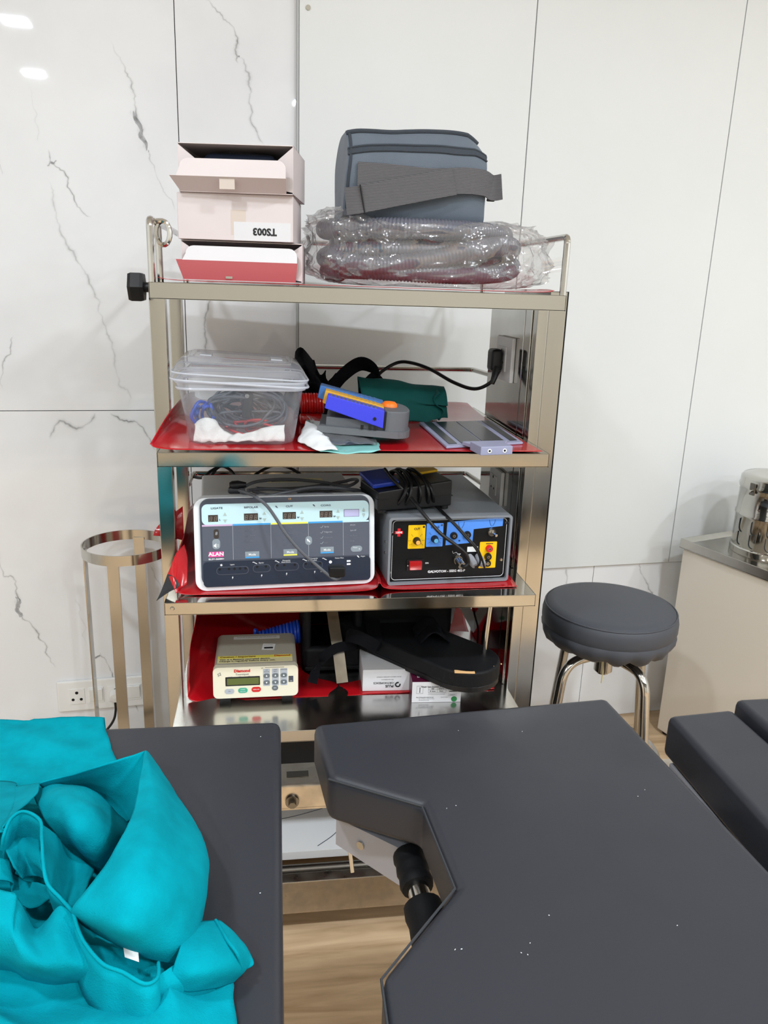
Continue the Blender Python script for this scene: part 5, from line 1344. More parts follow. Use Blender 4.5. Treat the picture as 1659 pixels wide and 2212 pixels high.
# ---------------------------------------------------------------- second shelf: straps, red tubing, green cloth, packet, foot pedal, plate, power cord
ZZ = ZS[2] + 0.004
bs = thing('black_straps', 'tangle of black fabric straps with a white clip behind the foot pedal', 'straps', (0.0, 0.42, ZZ))
def R_(pts, w, wd, th=0.002, n=8): 
    q = catmull([Vector(p) for p in pts], n); return B().ribbon(q, w, wd, th)
R_([(-0.075, -0.02, 0.02), (-0.035, -0.02, 0.058), (0.000, -0.01, 0.098), (0.040, 0.0, 0.122), (0.075, 0.0, 0.105), (0.088, 0.0, 0.060), (0.075, -0.01, 0.012)], 0.040, [(0.3, 0.55, -0.75)] * 100, 0.003).build('loop_strap', 'black_cloth', bs, smooth=60)
R_([(0.088, 0.01, 0.095), (0.070, 0.0, 0.085), (0.052, -0.005, 0.060), (0.055, -0.005, 0.01)], 0.032, (1, 0.2, 0), 0.003).build('strap', 'black_cloth', bs, smooth=60)
for k, (x, zq, w, s) in enumerate(((-0.095, 0.10, 0.05, 1), (-0.070, 0.07, 0.06, 2), (-0.055, 0.045, 0.06, 3), (-0.110, 0.05, 0.06, 4))):
    b = B(); rows = []
    for i in range(13):
        rows.append([jitter(Vector((x - w / 2 + w * i / 12, -0.02 + 0.03 * math.sin(j * 0.8 + s) + 0.008 * k, zq - 0.035 + 0.075 * j / 8 - 0.015 * math.sin(i * 0.6 + s))), 0.012, 26, s * 3) for j in range(9)])
    b.grid(rows); solid(b.build('strap_end', 'black_cloth', bs, smooth=60), 0.003)
B().box((-0.035, -0.045, 0.066), (0.010, 0.006, 0.014), 0.002, Euler((0.2, 0.2, 0))).build('white_clip', 'white_plastic', bs)
rt = thing('red_coiled_tube', 'coiled red tube between the clear tub and the foot pedal', 'tube', (-0.080, 0.30, ZZ))
pts = [(-0.026 + 0.052 * k / 130, 0.018 * math.cos(k / 130 * 18 * PI), 0.046 + 0.020 * math.sin(k / 130 * 18 * PI)) for k in range(131)]
B().tube(pts, 0.0029, 7).build('coil', 'red_tube', rt)
B().box((0.0, -0.01, 0.013), (0.055, 0.05, 0.022), 0.008).build('red_block', 'red_tube', rt)
R_([(0.06, 0.06, 0.03), (0.085, 0.06, 0.052), (0.11, 0.06, 0.054), (0.135, 0.06, 0.035)], 0.022, (0, 1, 0.5), 0.004).build('red_strap', 'red_tube', rt, smooth=60)

gcx = B(); rows = []
for j in range(25):
    v = j / 24
    prof_ = catmull([Vector(p) for p in ((0, -0.050, 0.0), (0, -0.046, 0.030), (0, -0.036, 0.060), (0, -0.012, 0.086), (0, 0.02, 0.092), (0, 0.05, 0.07), (0, 0.055, 0.01))], 6)
    row = []
    for q in prof_:
        fold = 0.006 * math.sin(v * 14 + q.z * 30) * (v ** 2)
        x = -0.092 + 0.188 * v + (0.038 * (1 - q.z / 0.092) * (0.5 - v)) * -0.25 - 0.016 * (q.z / 0.09) * (1 - v)
        zq = q.z * (1.0 - 0.22 * v) - 0.0
        if v > 0.75: zq = zq if q.z > 0.03 else zq + 0.006
        row.append(jitter(Vector((x, q.y + fold + 0.030 * (v - 0.5) * (q.z < 0.05) , max(0.0, zq))), 0.006, 22, 6))
    rows.append(row)
gcx.grid(rows)
o = gcx.build('folded_cloth', 'green_cloth', None, smooth=60); o.location = (0.140, 0.385, ZZ); solid(o, 0.002, 1)
tag(o, 'folded dark green cloth behind the foot pedal on the second shelf', 'cloth')
gi = B(); rows = []
for j in range(9):
    rows.append([jitter(Vector((0.076 + 0.012 * math.sin(q * 0.8), -0.045 + 0.09 * j / 8, 0.004 + 0.066 * q / 8)), 0.005, 30, 2) for q in range(9)])
gi.grid(rows); c_ = gi.build('fold_end', 'green_cloth', o, smooth=60); solid(c_, 0.002)

pk = thing('dressing_packet', 'torn white and teal packet with clear film under the foot pedal', 'packet', (-0.04, 0.12, ZZ - 0.001))
def patch(rows, m, name, par, j=0.003, n=6, seed=1, th=0.0006, sc=30):
    rr = [catmull([Vector(p) for p in r], n) for r in rows]
    cols = [catmull(list(c), n) for c in zip(*rr)]; r2 = [[jitter(p, j, sc, seed) for p in r] for r in zip(*cols)]
    b = B(); b.grid(r2); o = b.build(name, m, par, smooth=60); solid(o, th, 1); return o
patch([[(-0.04, -0.135, 0.002), (0.01, -0.142, 0.001), (0.055, -0.135, 0.003), (0.075, -0.118, 0.004)], [(-0.066, -0.03, 0.006), (0.0, -0.03, 0.006), (0.05, -0.03, 0.004), (0.08, -0.03, 0.003)], [(-0.055, 0.12, 0.016), (0.0, 0.12, 0.010), (0.05, 0.12, 0.004), (0.08, 0.12, 0.003)], [(-0.045, 0.22, 0.018), (0.0, 0.22, 0.010), (0.05, 0.2, 0.004), (0.08, 0.2, 0.003)]], 'teal_packet', 'packet_back', pk, seed=3)
patch([[(-0.076, -0.055, 0.006), (-0.045, -0.125, 0.005), (-0.008, -0.135, 0.006)], [(-0.070, -0.02, 0.020), (-0.042, -0.07, 0.022), (-0.018, -0.10, 0.012)], [(-0.060, 0.02, 0.034), (-0.042, -0.01, 0.030), (-0.026, -0.05, 0.020)]], 'white_paper', 'torn_paper', pk, 0.005, 6, 5, sc=40)
patch([[(-0.022, -0.105, 0.012), (0.005, -0.122, 0.012), (0.022, -0.100, 0.012), (0.070, -0.09, 0.008)], [(-0.045, -0.02, 0.024), (0.0, -0.03, 0.022), (0.04, -0.03, 0.018), (0.075, -0.03, 0.010)], [(-0.055, 0.08, 0.034), (0.0, 0.08, 0.026), (0.04, 0.08, 0.012), (0.08, 0.08, 0.006)]], 'clear_wrap', 'clear_film', pk, 0.006, 6, 7, sc=36)
patch([[(-0.020, -0.080, 0.006), (0.005, -0.090, 0.007), (0.030, -0.085, 0.007), (0.068, -0.08, 0.006)], [(-0.04, 0.05, 0.016), (0.0, 0.05, 0.014), (0.03, 0.05, 0.008), (0.07, 0.05, 0.005)]], 'panel_dark', 'dark_insert', pk, 0.002, 6, 7)

fp = thing('foot_pedal', 'grey foot pedal with violet, yellow and blue ribbed treadles on the second shelf', 'foot pedal', (0.014, 0.105, ZZ + 0.017), R(-6))
fp.rotation_euler = (0, R(3.5), R(-6))
bodyp = [(-0.088, -0.030), (-0.080, -0.042), (0.045, -0.045), (0.070, -0.040), (0.088, -0.020), (0.092, 0.02), (0.084, 0.07), (0.062, 0.095), (0.02, 0.102), (-0.08, 0.100), (-0.088, 0.09)]
ppb = [(p.x, p.y) for p in catmull([Vector((a, c, 0)) for a, c in bodyp], 3, True)]
B().prism(ppb, 0.0, 0.013, 'z', 0.003, 2).build('base', 'pedal_grey', fp)
hs_ = [(0.040, -0.040), (0.066, -0.036), (0.084, -0.018), (0.088, 0.02), (0.080, 0.068), (0.060, 0.090), (0.030, 0.096), (0.010, 0.096), (0.030, 0.05), (0.036, 0.0)]
B().prism([(p.x, p.y) for p in catmull([Vector((a, c, 0)) for a, c in hs_], 3, True)], 0.011, 0.052, 'z', 0.006, 3).build('housing', 'pedal_grey', fp)
B().prism([(-0.076, -0.030), (0.04, -0.034), (0.03, 0.09), (-0.076, 0.09)], 0.012, 0.030, 'z', 0.002).build('plinth', 'pedal_grey', fp)
def treadle(y0, y1, m, dz, x0=-0.080, x1=0.036):
    b = B(); b.prism([(x0, 0.048 + dz), (x0 + 0.004, 0.074 + dz), (x1, 0.053 + dz * 0.6), (x1, 0.018 + dz * 0.5)], y0, y1, 'y', 0.002, 2)
    o = b.build('treadle', m, fp)
    for k in range(12):
        s = (k + 0.5) / 12; x = x0 + 0.008 + (x1 - x0 - 0.022) * s; zt_ = 0.0738 + dz + (0.053 + dz * 0.6 - 0.074 - dz) * ((x - x0) / (x1 - x0))
        B().box((x, (y0 + y1) / 2, zt_), (0.0042, (y1 - y0) * 0.92, 0.002), 0.0006, Euler((0, 0.18, 0))).build('grip_rib', m if m != 'pedal_blue' else 'pedal_grey', o)
    return o
treadle(-0.046, -0.012, 'pedal_blue', 0.0)
treadle(-0.008, 0.026, 'pedal_yellow', 0.004, -0.086)
treadle(0.030, 0.072, 'pedal_sky', 0.008, -0.098)
B().cyl((0.018, -0.0462, 0.036), (0.018, -0.0475, 0.036), 0.0033, n=14).build('pivot_pin', 'black_plastic', fp)
B().b2(0.0365, 0.0405, -0.0405, -0.012, 0.016, 0.050).build('hinge_gap', 'black_rubber', fp, smooth=0)
for x in (-0.005, 0.010, 0.020): B().b2(x - 0.003, x + 0.003, -0.0475, -0.0455, 0.014, 0.022).build('hinge_tab', 'black_rubber', fp, smooth=0)
b = B(); b.lathe([(0.0165, 0.0), (0.0155, 0.006), (0.011, 0.010), (0.0, 0.0115)], 24, (0.048, 0.028, 0.0515)); b.build('push_button', 'orange', fp, smooth=60)

def quad(a, b_, c, d, s, t): return (Vector(a).lerp(Vector(b_), s)).lerp(Vector(d).lerp(Vector(c), s), t)
pp = thing('patient_plate', 'grey and black patient plate with two-pin connector on the red sheet', 'plate', (0.250, 0.170, ZZ))
Q = [(0.163, 0.300), (0.340, 0.335), (0.335, 0.070), (0.166, 0.022)]
Q = [Vector((x - 0.250, y - 0.170, 0)) for x, y in Q]
B().prism([(p.x, p.y) for p in Q][::-1], 0.0005, 0.0055, 'z', 0.0012, 1).build('plate_frame', 'plate_grey', pp)
def sub(s0, s1, t0, t1): return [(p.x, p.y) for p in (quad(*Q, s0, t0), quad(*Q, s1, t0), quad(*Q, s1, t1), quad(*Q, s0, t1))][::-1]
for s0, s1 in ((0.06, 0.16), (0.22, 0.48), (0.50, 0.78), (0.86, 0.95)): B().prism(sub(s0, s1, 0.03, 0.93), 0.0052, 0.0066, 'z').build('contact_pad', 'plate_black', pp, smooth=0)
B().box((-0.004, -0.180, 0.009), (0.066, 0.052, 0.017), 0.002, Euler((0, 0, 0.16))).build('connector_block', 'plate_grey', pp)
b = B(); b.prism([(-0.05, -0.135), (0.045, -0.120), (0.030, -0.158), (-0.036, -0.168)], 0.0055, 0.013, 'z', 0.001, 1); b.build('connector_ramp', 'plate_grey', pp)
for x in (-0.015, 0.016):
    d = Matrix.Rotation(0.16, 3, 'Z') @ Vector((x, -0.0262, 0)) + Vector((-0.004, -0.180, 0.009))
    B().lathe([(0.0022, 0), (0.0022, 0.0008), (0.0040, 0.0008), (0.0040, 0)], 16, d, Matrix.Rotation(PI / 2, 4, 'X')).build('pin_socket', 'white_plastic', pp)
    B().cyl(d + Vector((0, -0.0004, 0)), d + Vector((0, 0.001, 0)), 0.0023, n=12).build('pin_hole', 'socket_hole', pp)

pw = thing('power_cord', 'black power cord and plug in the upper trolley socket', 'power cord', (0.345, 0.30, 1.25))
o3 = Vector(pw.location)
B().box((-0.012, 0.010, 0.004), (0.026, 0.046, 0.050), 0.008, None, 3).build('plug', 'black_plastic', pw)
B().tube([Vector((-0.012, -0.008, -0.012)), Vector((-0.018, -0.018, -0.030)), Vector((-0.024, -0.022, -0.046))], lambda i: (0.009, 0.0075, 0.0055)[i], 10).build('strain_relief', 'black_rubber', pw)
cp = [aty(x, y, Y) - o3 for x, y, Y in ((1079, 800, 0.285), (1060, 826, 0.29), (1025, 840, 0.32), (980, 826, 0.38), (930, 798, 0.44), (890, 784, 0.48), (860, 783, 0.50), (828, 800, 0.50), (808, 822, 0.50), (790, 850, 0.50))]
B().tube(catmull(cp, 8), 0.0042, 8).build('cord', 'black_rubber', pw)

# ---------------------------------------------------------------- lowest shelf
Z4 = ZS[4] + 0.003
bh = thing('blue_coiled_hose', 'blue coiled hose behind the cream tourniquet controller', 'hose', (-0.15, 0.31, Z4))
pts = []
for k in range(181):
    s = k / 180; a = s * 24 * PI
    r = 0.012 + 0.014 * s
    pts.append((-0.052 + 0.098 * s, r * math.cos(a), 0.068 + 0.014 * s - 0.004 + r * math.sin(a)))
B().tube(pts, 0.0042, 7).build('coil', 'blue_tube', bh)
B().tube(catmull([(-0.052, 0.01, 0.066), (-0.062, 0.0, 0.085), (-0.060, -0.005, 0.06), (-0.05, 0, 0.01)], 6), 0.0034, 7).build('hose_end', 'blue_tube', bh)
B().b2(-0.05, 0.025, -0.03, 0.03, 0.0, 0.040, 0.004).build('cuff_roll', 'blue_plastic', bh)

bt = thing('black_trough', 'black padded trough with steel strip and velcro strap on the lowest shelf', 'positioner', (-0.028, 0.25, Z4))
b = B(); b.b2(-0.068, 0.068, 0.0, 0.26, 0.0, 0.012, 0.004); b.build('trough_base', 'black_foam', bt)
B().b2(-0.068, 0.068, 0.0, 0.022, 0.006, 0.060, 0.010, 3).build('front_wall', 'black_foam', bt)
B().b2(-0.072, -0.052, 0.004, 0.26, 0.006, 0.165, 0.009, 3).build('side_wall', 'black_foam', bt)
B().b2(0.052, 0.072, 0.03, 0.26, 0.006, 0.165, 0.009, 3).build('side_wall', 'black_foam', bt)
B().b2(-0.060, 0.060, 0.24, 0.262, 0.006, 0.165, 0.009, 3).build('back_wall', 'black_foam', bt)
B().ribbon([Vector(p) for p in ((-0.003, 0.028, 0.150), (0.002, -0.005, 0.110), (0.010, -0.035, 0.060), (0.016, -0.072, 0.006))], 0.0265, (1, 0, 0), 0.0035).build('steel_strip', 'steel_dim', bt)
B().b2(-0.018, 0.008, 0.030, 0.034, 0.140, 0.165).build('strip_plate', 'steel_dark', bt, smooth=0)
B().lathe([(0, 0.006), (0.003, 0.005), (0.0045, 0.0)], 14, (-0.004, 0.030, 0.158), Matrix.Rotation(PI / 2, 4, 'X')).build('bolt', 'steel', bt)
R_([(-0.054, -0.090, 0.018), (-0.046, -0.078, 0.040), (-0.028, -0.066, 0.068), (0.000, -0.055, 0.085), (0.030, -0.045, 0.086), (0.052, -0.03, 0.082)], 0.022, [(0.5, 0.4, 0.7)] * 60, 0.002).build('velcro_strap', 'black_cloth', bt, smooth=60)
R_([(0.026, -0.030, 0.100), (0.032, -0.055, 0.116), (0.050, -0.070, 0.118), (0.072, -0.075, 0.108), (0.094, -0.078, 0.094)], 0.030, [(0.2, 0.5, 0.75)] * 60, 0.002).build('velcro_tab', 'black_cloth', bt, smooth=60)

po2 = thing('implant_box', 'small white carton with a ring logo printed upside down, lowest shelf', 'box', (0.085, 0.146, Z4 - 0.001), R(-2))
B().b2(-0.054, 0.054, 0, 0.16, 0, 0.053, 0.0008, 1).build('carton_body', 'card_bright', po2)
B().prism([(-0.054, 0.047), (0.052, 0.047), (0.052, 0.052), (-0.054, 0.072)] if False else [(-0.053, 0.053), (0.053, 0.053), (0.053, 0.0535), (-0.053, 0.0535)], 0.0, 0.158, 'y').build('lid_panel', 'card_bright', po2, smooth=0)
def itx(s, x, z, size, **k): return text(po2, s, x, z, size, 'ink', y=-0.0008, rz=PI, **k)
itx('PLUS', 0.0165, 0.0125, 0.0085, bold=0.0003, align='LEFT'); itx('ORTHOPEDICS', 0.0165, 0.0205, 0.0068, bold=0.0001, align='LEFT'); itx('For use before is', 0.0165, 0.0285, 0.004, shear=0.3, align='LEFT'); itx('AN ISO 13485:2016 CERTIFIED COMPANY', 0.034, 0.0355, 0.0031, align='LEFT')
B().lathe([(0.0035, 0), (0.0035, 0.0008), (0.0066, 0.0008), (0.0066, 0)], 24, (0.0265, 0.0, 0.0155), Matrix.Rotation(PI / 2, 4, 'X') @ Matrix.Rotation(1.2, 4, 'Z'), a0=0, a1=1.75 * PI).build('ring_logo', 'ink', po2)
decal(po2, 'logo_rule', 0.0180, 0.016, 0.0004, 0.014, 'ink', 0, 0, 0.0004)
mr = thing('maroon_carton', 'small maroon carton with a printed white end label and green dot, lowest shelf', 'box', (0.190, 0.090, ZS[4] + 0.0005), R(-3))
B().b2(-0.055, 0.055, 0, 0.12, 0, 0.050, 0.0008, 1).build('carton_body', 'maroon', mr)
decal(mr, 'end_label', 0, 0.025, 0.110, 0.050, 'card_bright', 0, 0, 0.0005)
def mtx(s, x, z, size, **k): return text(mr, s, x, z, size, 'ink', y=-0.0012, **k)
mtx('Apollo', 0, 0.0455, 0.0038, shear=0.3); mtx('Straight Stem Extension & Screw - 15mm', 0, 0.0385, 0.0042, bold=0.00008); mtx('SIZE', -0.009, 0.0335, 0.0032, bold=0.0001); mtx('LENGTH', 0.010, 0.0335, 0.0032, bold=0.0001); mtx('Ø 16mm', -0.009, 0.0275, 0.0036, bold=0.0001); mtx('75mm', 0.010, 0.0275, 0.0036, bold=0.0001)
for x0, x1, z0, z1 in ((-0.019, 0.021, 0.036, 0.0363), (-0.019, 0.021, 0.031, 0.0313), (-0.019, 0.021, 0.024, 0.0243), (-0.019, -0.0187, 0.024, 0.036), (0.001, 0.0013, 0.024, 0.036), (0.0207, 0.021, 0.024, 0.036), (-0.045, -0.0305, 0.040, 0.0403), (-0.045, -0.0305, 0.022, 0.0223), (-0.045, -0.0447, 0.022, 0.040), (-0.0308, -0.0305, 0.022, 0.040), (-0.0385, -0.037, 0.024, 0.037), (-0.019, 0.019, 0.0185, 0.0187), (-0.019, 0.019, 0.0215, 0.0217), (0.026, 0.046, 0.016, 0.0163), (0.026, 0.046, 0.0195, 0.0198), (0.028, 0.046, 0.0255, 0.0275), (0.026, 0.032, 0.031, 0.0345)):
    decal(mr, 'label_rule', (x0 + x1) / 2, (z0 + z1) / 2, x1 - x0, z1 - z0, 'ink', 0, -0.0005, 0.0003)
mtx('Plus Orthopedics India Pvt Ltd', -0.026, 0.0125, 0.0031, bold=0.00006); mtx('No. 12, Phase 1, Industrial Estate', -0.022, 0.009, 0.0026); mtx('Manufactured in India', -0.028, 0.0055, 0.0026); mtx('Sterile Product', 0.018, 0.0125, 0.0028); mtx('STERILE R', 0.036, 0.0178, 0.0027); mtx('LOT 98 76 78', 0.036, 0.0330, 0.0030)
B().cyl((0.040, -0.0005, 0.0075), (0.040, -0.0011, 0.0075), 0.0066, n=28).build('green_dot', 'green_dot', mr)
text(mr, 'Lumos', 0, 0, 0.012, 'white_print', loc=(-0.038, 0.035, 0.0506), rot=(0, 0, -PI / 2))

ab = thing('padded_arm_board', 'black padded board with rounded end and a torn edge, leaning over the cartons', 'arm board', (0.230, 0.180, Z4), 0)
ax = Vector((0.637, -0.772, 0)); an = Vector((0.772, 0.637, 0))
E0 = Vector((0.264, 0.098, 0)) - Vector((0.230, 0.180, 0))
def abp(s, t): p = E0 + ax * s + an * t; return (p.x, p.y)
wb_ = 0.079
pol = [abp(-0.36, -wb_), abp(-0.02, -wb_)] + [abp(-0.02 + 0.085 * math.sin(a), -wb_ * math.cos(a)) for a in [R(x) for x in range(10, 180, 10)]] + [abp(-0.02, wb_), abp(-0.36, wb_)]
pad_ = B().prism(pol, 0.060, 0.098, 'z', 0.010, 3).build('pad', 'black_foam', ab, smooth=60)
B().prism([(a * 0.98 + 0.001, c * 0.98) for a, c in pol], 0.048, 0.062, 'z', 0.002, 1).build('board', 'black_plastic', ab)
for s, t, l, w in ((0.028, -0.058, 0.044, 0.011), (0.055, 0.005, 0.010, 0.003), (0.062, 0.03, 0.003, 0.003)):
    p = abp(s, t); B().box((p[0], p[1], 0.0965), (l, w, 0.003), 0.001, Euler((0, 0, -0.2 + s * 2))).build('torn_spot', 'wood_chip', ab)
p = Vector((0.300, 0.118, 0)) - Vector((0.230, 0.180, 0))
B().cyl((p.x, p.y, 0.094), (p.x + 0.010, p.y + 0.002, 0.258), 0.0056, n=14).build('rod', 'steel', ab)
for k, (s, t, w) in enumerate(((-0.115, 0.01, 0.05), (-0.15, 0.03, 0.05))):
    c0 = abp(s, t); b = B(); rows = []
    for i in range(11):
        rows.append([jitter(Vector((c0[0] - 0.035 + 0.07 * i / 10, c0[1] - 0.02 + 0.04 * j / 6, 0.098 + 0.026 * math.sin(PI * i / 10) + 0.006 * j / 6 * k)), 0.007, 35, k + 4) for j in range(7)])
    b.grid(rows); solid(b.build('crumpled_strap', 'black_cloth', ab, smooth=60), 0.003)
R_([abp(-0.33, 0.03) + (0.102,), abp(-0.27, -0.03) + (0.104,), abp(-0.21, -0.085) + (0.102,), abp(-0.20, -0.10) + (0.08,)], 0.035, (0.6, 0.5, 0), 0.003).build('cross_strap', 'black_cloth', ab, smooth=60)
# far padded block of the arm board, filling the dark space under the shelf
B().b2(-0.19, 0.04, 0.12, 0.34, 0.05, 0.235, 0.02, 3).build('head_block', 'black_foam', ab)
wc = thing('leaning_carton', 'white printed carton with green dot leaning at the back of the lowest shelf', 'box', (0.262, 0.42, Z4 + 0.046), R(-14))
wc.rotation_euler = (R(-25), R(14), R(-6))
B().b2(-0.036, 0.036, 0, 0.11, 0, 0.05, 0.0008, 1).build('carton_body', 'maroon', wc)
decal(wc, 'end_label', 0, 0.025, 0.072, 0.05, 'card_bright', 0, 0, 0.0005)
for k in range(4): decal(wc, 'print_line', -0.004, 0.040 - 0.006 * k, 0.04 - 0.006 * (k % 2), 0.0012, 'ink', 0, -0.0005, 0.0003)
B().cyl((0.024, -0.0005, 0.008), (0.024, -0.0011, 0.008), 0.006, n=24).build('green_dot', 'green_dot', wc)
wp = B(); wp.box((0, 0, 0), (0.026, 0.006, 0.17), 0.001, Euler((0, R(-30), 0)))
o = wp.build('white_strip', 'white_plastic', None); o.location = (0.334, 0.43, Z4 + 0.075); tag(o, 'white plastic strip leaning in the back right corner of the lowest shelf', 'strip')
bl = thing('black_plug_lead', 'black plug lead hanging in the back right of the lowest shelf', 'cable', (0.34, 0.36, Z4))
B().tube(catmull([(-0.018, 0.0, 0.20), (-0.018, 0.0, 0.165), (-0.008, 0.0, 0.130), (0.006, -0.01, 0.135), (0.010, -0.02, 0.165), (0.008, -0.02, 0.20)], 6), 0.0040, 8).build('lead', 'black_rubber', bl)
B().tube(catmull([(-0.008, 0.0, 0.130), (0.0, 0.0, 0.09), (0.012, 0.0, 0.05), (0.014, 0.0, 0.004)], 6), 0.0024, 8).build('thin_lead', 'black_rubber', bl)
# ---------------------------------------------------------------- teal surgical drape heaped on the left pad
DO = Vector((-0.42, -0.68, TZ))
drape = B()
def loft(rows, n=8, j=0.0022, sc=22, seed=1):
    # folds that run off to the left settle back onto the pad
    rows = [([(-400, r[0][1] - 10, .8065), (-370, r[0][1] - 5, .5 * (.8065 + r[0][2]))] + r) if r[0][0] == -300 else r for r in rows]
    rr = [catmull([atz(*p) for p in r], n) for r in rows]
    cols = [catmull(list(c), n) for c in zip(*rr)]
    r2 = [[jitter(jitter(p, j, sc, seed), j * 0.35, sc * 4, seed + 5) - DO for p in r] for r in zip(*cols)]
    drape.grid(r2)
# cloth lying flat on the pad and hanging over its far edge
b0 = []
def brow(y, xr, z, amp, hang=None):
    row = []
    for k in range(9):
        s = k / 8; x = -330 + (xr + 330) * s
        p = atz(x, y + (hang(s) if hang else 0), z)
        row.append(p)
    return row
far = [Vector((p.x, p.y, p.z)) for p in brow(1560, 222, TZ + 0.004, 0)]
rows = [[Vector((p.x, -0.398, TZ - 0.085)) for p in far], [Vector((p.x, -0.399, TZ - 0.03)) for p in far], [Vector((p.x, -0.405, TZ + 0.003)) for p in far]]
for y, xr in ((1572, 226), (1600, 236), (1640, 250), (1700, 300), (1770, 340), (1850, 385), (1930, 410), (2000, 420), (2070, 440), (2118, 500), (2160, 504), (2235, 514), (2320, 524)):
    rows.append(brow(y, xr, TZ + 0.0045, 0))
rr = [catmull(r, 6) for r in rows]; cols = [catmull(list(c), 6) for c in zip(*rr)]
r2 = []
for i, r in enumerate(zip(*cols)):
    row = []
    for jx, p in enumerate(r):
        q = Vector(p)
        if q.y < -0.41:
            edge = min(1.0, (len(cols) - 1 - jx) / 8.0)
            near = max(0.0, min(1.0, (-0.78 - q.y) / 0.06))
            w = 0.5 + 0.5 * noise.noise(Vector((q.x * 9 + q.y * 5, q.y * 16 - q.x * 4, 1.3)))
            w2 = 1 - abs(noise.noise(Vector((q.x * 7 + 3, q.y * 13 + q.x * 6, 4.0)))) * 2.2
            q.z += (0.0005 + 0.006 * w * 0.8 + 0.004 * max(0, w2)) * (0.25 + 0.75 * edge) + near * edge * (0.022 * max(0, w2) + 0.012 * w)
        row.append(jitter(q, 0.0008, 60, 3) - DO)
    r2.append(row)
drape.grid(r2)
# big folded band rising to the right
loft([[(313, 1621, .878), (316, 1622, .878), (322, 1628, .860), (332, 1645, .808)],
      [(308, 1655, .893), (325, 1655, .892), (348, 1668, .86), (352, 1680, .806)],
      [(300, 1700, .905), (335, 1700, .905), (376, 1712, .86), (378, 1722, .806)],
      [(281, 1770, .915), (340, 1775, .915), (415, 1775, .86), (414, 1785, .806)],
      [(240, 1850, .915), (325, 1860, .918), (441, 1840, .865), (441, 1858, .806)],
      [(190, 1920, .905), (300, 1940, .912), (440, 1905, .865), (434, 1935, .806)],
      [(157, 1966, .890), (280, 2005, .900), (428, 1975, .855), (424, 1998, .806)],
      [(172, 1990, .865), (285, 2045, .872), (414, 2045, .845), (408, 2065, .806)],
      [(188, 2005, .845), (300, 2062, .850), (375, 2085, .835), (385, 2100, .806)]], 9, 0.0016, 18, 2)
# inside of the hood behind its raw edge
loft([[(83, 1692, .852), (170, 1668, .866), (250, 1643, .877), (313, 1621, .878)],
      [(95, 1705, .838), (180, 1690, .842), (255, 1690, .845), (308, 1668, .862)],
      [(110, 1722, .825), (190, 1712, .818), (262, 1740, .815), (296, 1730, .838)],
      [(125, 1745, .812), (205, 1745, .808), (268, 1775, .808), (284, 1768, .83)]], 8, 0.0014, 25, 5)
# puffed tongue in the middle
loft([[(72, 1712, .826), (120, 1692, .846), (190, 1704, .846), (250, 1752, .832), (290, 1788, .815)],
      [(78, 1735, .850), (130, 1722, .874), (200, 1738, .874), (250, 1785, .856), (285, 1808, .825)],
      [(100, 1775, .855), (150, 1772, .880), (205, 1790, .876), (238, 1825, .855), (262, 1838, .825)],
      [(130, 1815, .845), (165, 1825, .860), (200, 1842, .856), (220, 1860, .840), (235, 1870, .82)],
      [(150, 1840, .815), (175, 1855, .828), (195, 1872, .826), (210, 1882, .82), (220, 1890, .81)]], 8, 0.0028, 22, 7)
# rolled loop at the left and the hem running down from it
def strip(path, drop, lean, th=0):
    P = catmull([atz(*p) for p in path], 8)
    rows = []
    for q in range(5):
        rows.append([jitter(p + Vector((lean[0], lean[1], -1)) * (drop * q / 4) + Vector((0, 0, 0.0)), 0.0014, 40, 2) - DO for p in P])
    drape.grid(rows)
    drape.tube([p - DO for p in P], 0.0010, 6)
strip([(4, 1835, .872), (8, 1805, .886), (24, 1768, .895), (52, 1753, .900), (86, 1772, .902), (90, 1812, .902), (93, 1862, .898), (102, 1908, .892), (130, 1940, .888), (158, 1970, .884)], 0.050, (0.05, 0.15))
strip([(158, 1970, .886), (168, 2005, .880), (185, 2040, .874), (222, 2082, .868), (265, 2100, .865), (312, 2125, .862), (340, 2112, .858), (342, 2080, .852)], 0.050, (0.05, -0.25))
loft([[(10, 1812, .868), (40, 1790, .862), (85, 1800, .866)], [(14, 1840, .872), (48, 1822, .868), (88, 1840, .870)], [(25, 1870, .868), (55, 1858, .858), (94, 1880, .865)], [(50, 1900, .852), (80, 1895, .845), (110, 1915, .850)]], 7, 0.003, 40, 4)
# sloping panels between loop, tongue and band
loft([[(92, 1782, .896), (122, 1802, .868), (152, 1838, .846), (205, 1880, .838)], [(95, 1862, .892), (128, 1884, .860), (150, 1902, .842), (188, 1915, .850)], [(106, 1908, .886), (128, 1932, .858), (142, 1948, .850), (160, 1962, .872)]], 8, 0.002, 25, 9)
loft([[(-300, 1690, .812), (0, 1688, .814), (40, 1698, .822), (85, 1694, .850)], [(-300, 1745, .848), (0, 1745, .860), (32, 1745, .868), (78, 1716, .862)], [(-300, 1800, .875), (-12, 1802, .882), (8, 1792, .886), (26, 1768, .894)]], 9, 0.003, 14, 11)
loft([[(-300, 1840, .850), (-12, 1850, .862), (20, 1880, .845), (60, 1905, .838), (106, 1912, .860)], [(-300, 1890, .850), (-5, 1900, .852), (25, 1930, .838), (62, 1965, .835), (112, 1940, .850)]], 8, 0.003, 20, 12)
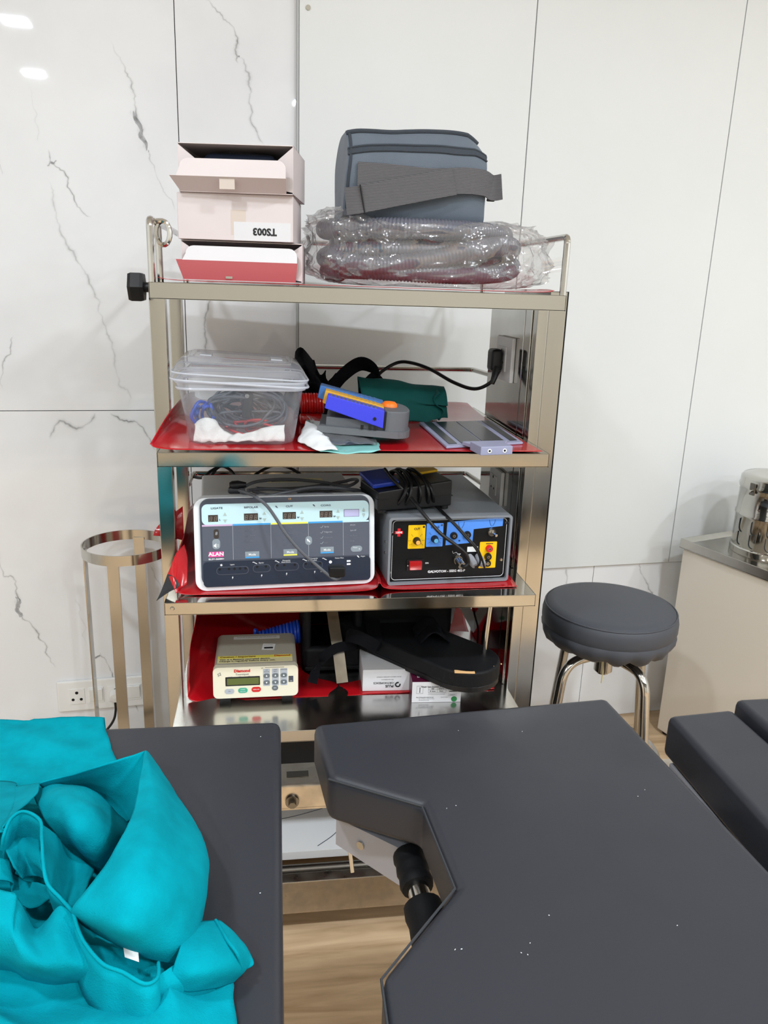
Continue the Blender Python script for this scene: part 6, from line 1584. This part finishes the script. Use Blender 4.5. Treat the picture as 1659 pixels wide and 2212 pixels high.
# swooping folds in front
loft([[(-300, 1890, .875), (-10, 1925, .893), (38, 1948, .886), (72, 2006, .862), (100, 1985, .872), (130, 1955, .884), (160, 1972, .880)],
      [(-300, 1960, .880), (-10, 1990, .890), (38, 2010, .886), (80, 2034, .874), (120, 2012, .880), (150, 2002, .876), (182, 2034, .868)],
      [(-300, 2035, .862), (-10, 2055, .866), (58, 2080, .870), (108, 2084, .868), (150, 2078, .866), (190, 2082, .858), (232, 2104, .852)],
      [(-300, 2070, .835), (-10, 2085, .836), (58, 2106, .838), (118, 2118, .836), (168, 2118, .834), (228, 2132, .830), (300, 2158, .824)],
      [(-300, 2085, .806), (-10, 2100, .806), (58, 2120, .806), (120, 2135, .806), (170, 2135, .806), (228, 2150, .806), (305, 2182, .806)]], 8, 0.0028, 18, 14)
# pocket front and the wing lying to the right
loft([[(182, 2036, .868), (222, 2082, .866), (312, 2126, .860), (342, 2106, .856), (385, 2080, .848)], [(190, 2075, .852), (235, 2112, .848), (318, 2150, .842), (365, 2138, .840), (420, 2105, .842)], [(205, 2105, .828), (250, 2140, .824), (325, 2172, .820), (385, 2160, .820), (450, 2125, .826)], [(225, 2130, .806), (262, 2158, .806), (330, 2186, .806), (400, 2172, .806), (470, 2140, .806)]], 8, 0.0022, 22, 16)
loft([[(402, 2000, .852), (388, 2050, .856), (375, 2095, .850), (360, 2135, .838)], [(428, 1990, .846), (428, 2045, .856), (425, 2100, .850), (410, 2140, .828)], [(468, 1988, .836), (488, 2035, .846), (494, 2090, .838), (470, 2130, .814)], [(482, 1997, .831), (530, 2050, .826), (530, 2090, .818), (497, 2122, .808)], [(485, 2000, .829), (546, 2076, .8165), (528, 2096, .812), (503, 2120, .8065)]], 8, 0.0018, 22, 18)
P = catmull([atz(*p) for p in ((466, 1988, .838), (490, 2030, .8475), (512, 2060, .842), (522, 2092, .8225))], 8)
drape.tube([p - DO for p in P], 0.0009, 6)
o = drape.build('surgical_drape', 'teal_cloth', None, smooth=80); o.location = DO
solid(o, 0.0014)
tag(o, 'crumpled teal cloth drape heaped on the left table pad', 'drape')
lb_ = B(); rows = [[atz(*p) - DO for p in r] for r in ([(264, 2012, .866), (292, 2020, .868)], [(266, 2040, .860), (298, 2046, .862)], [(270, 2068, .858), (300, 2078, .858)])]
lb_.grid(rows); l_ = lb_.build('sewn_label', 'white_paper', o, smooth=60); solid(l_, 0.001)
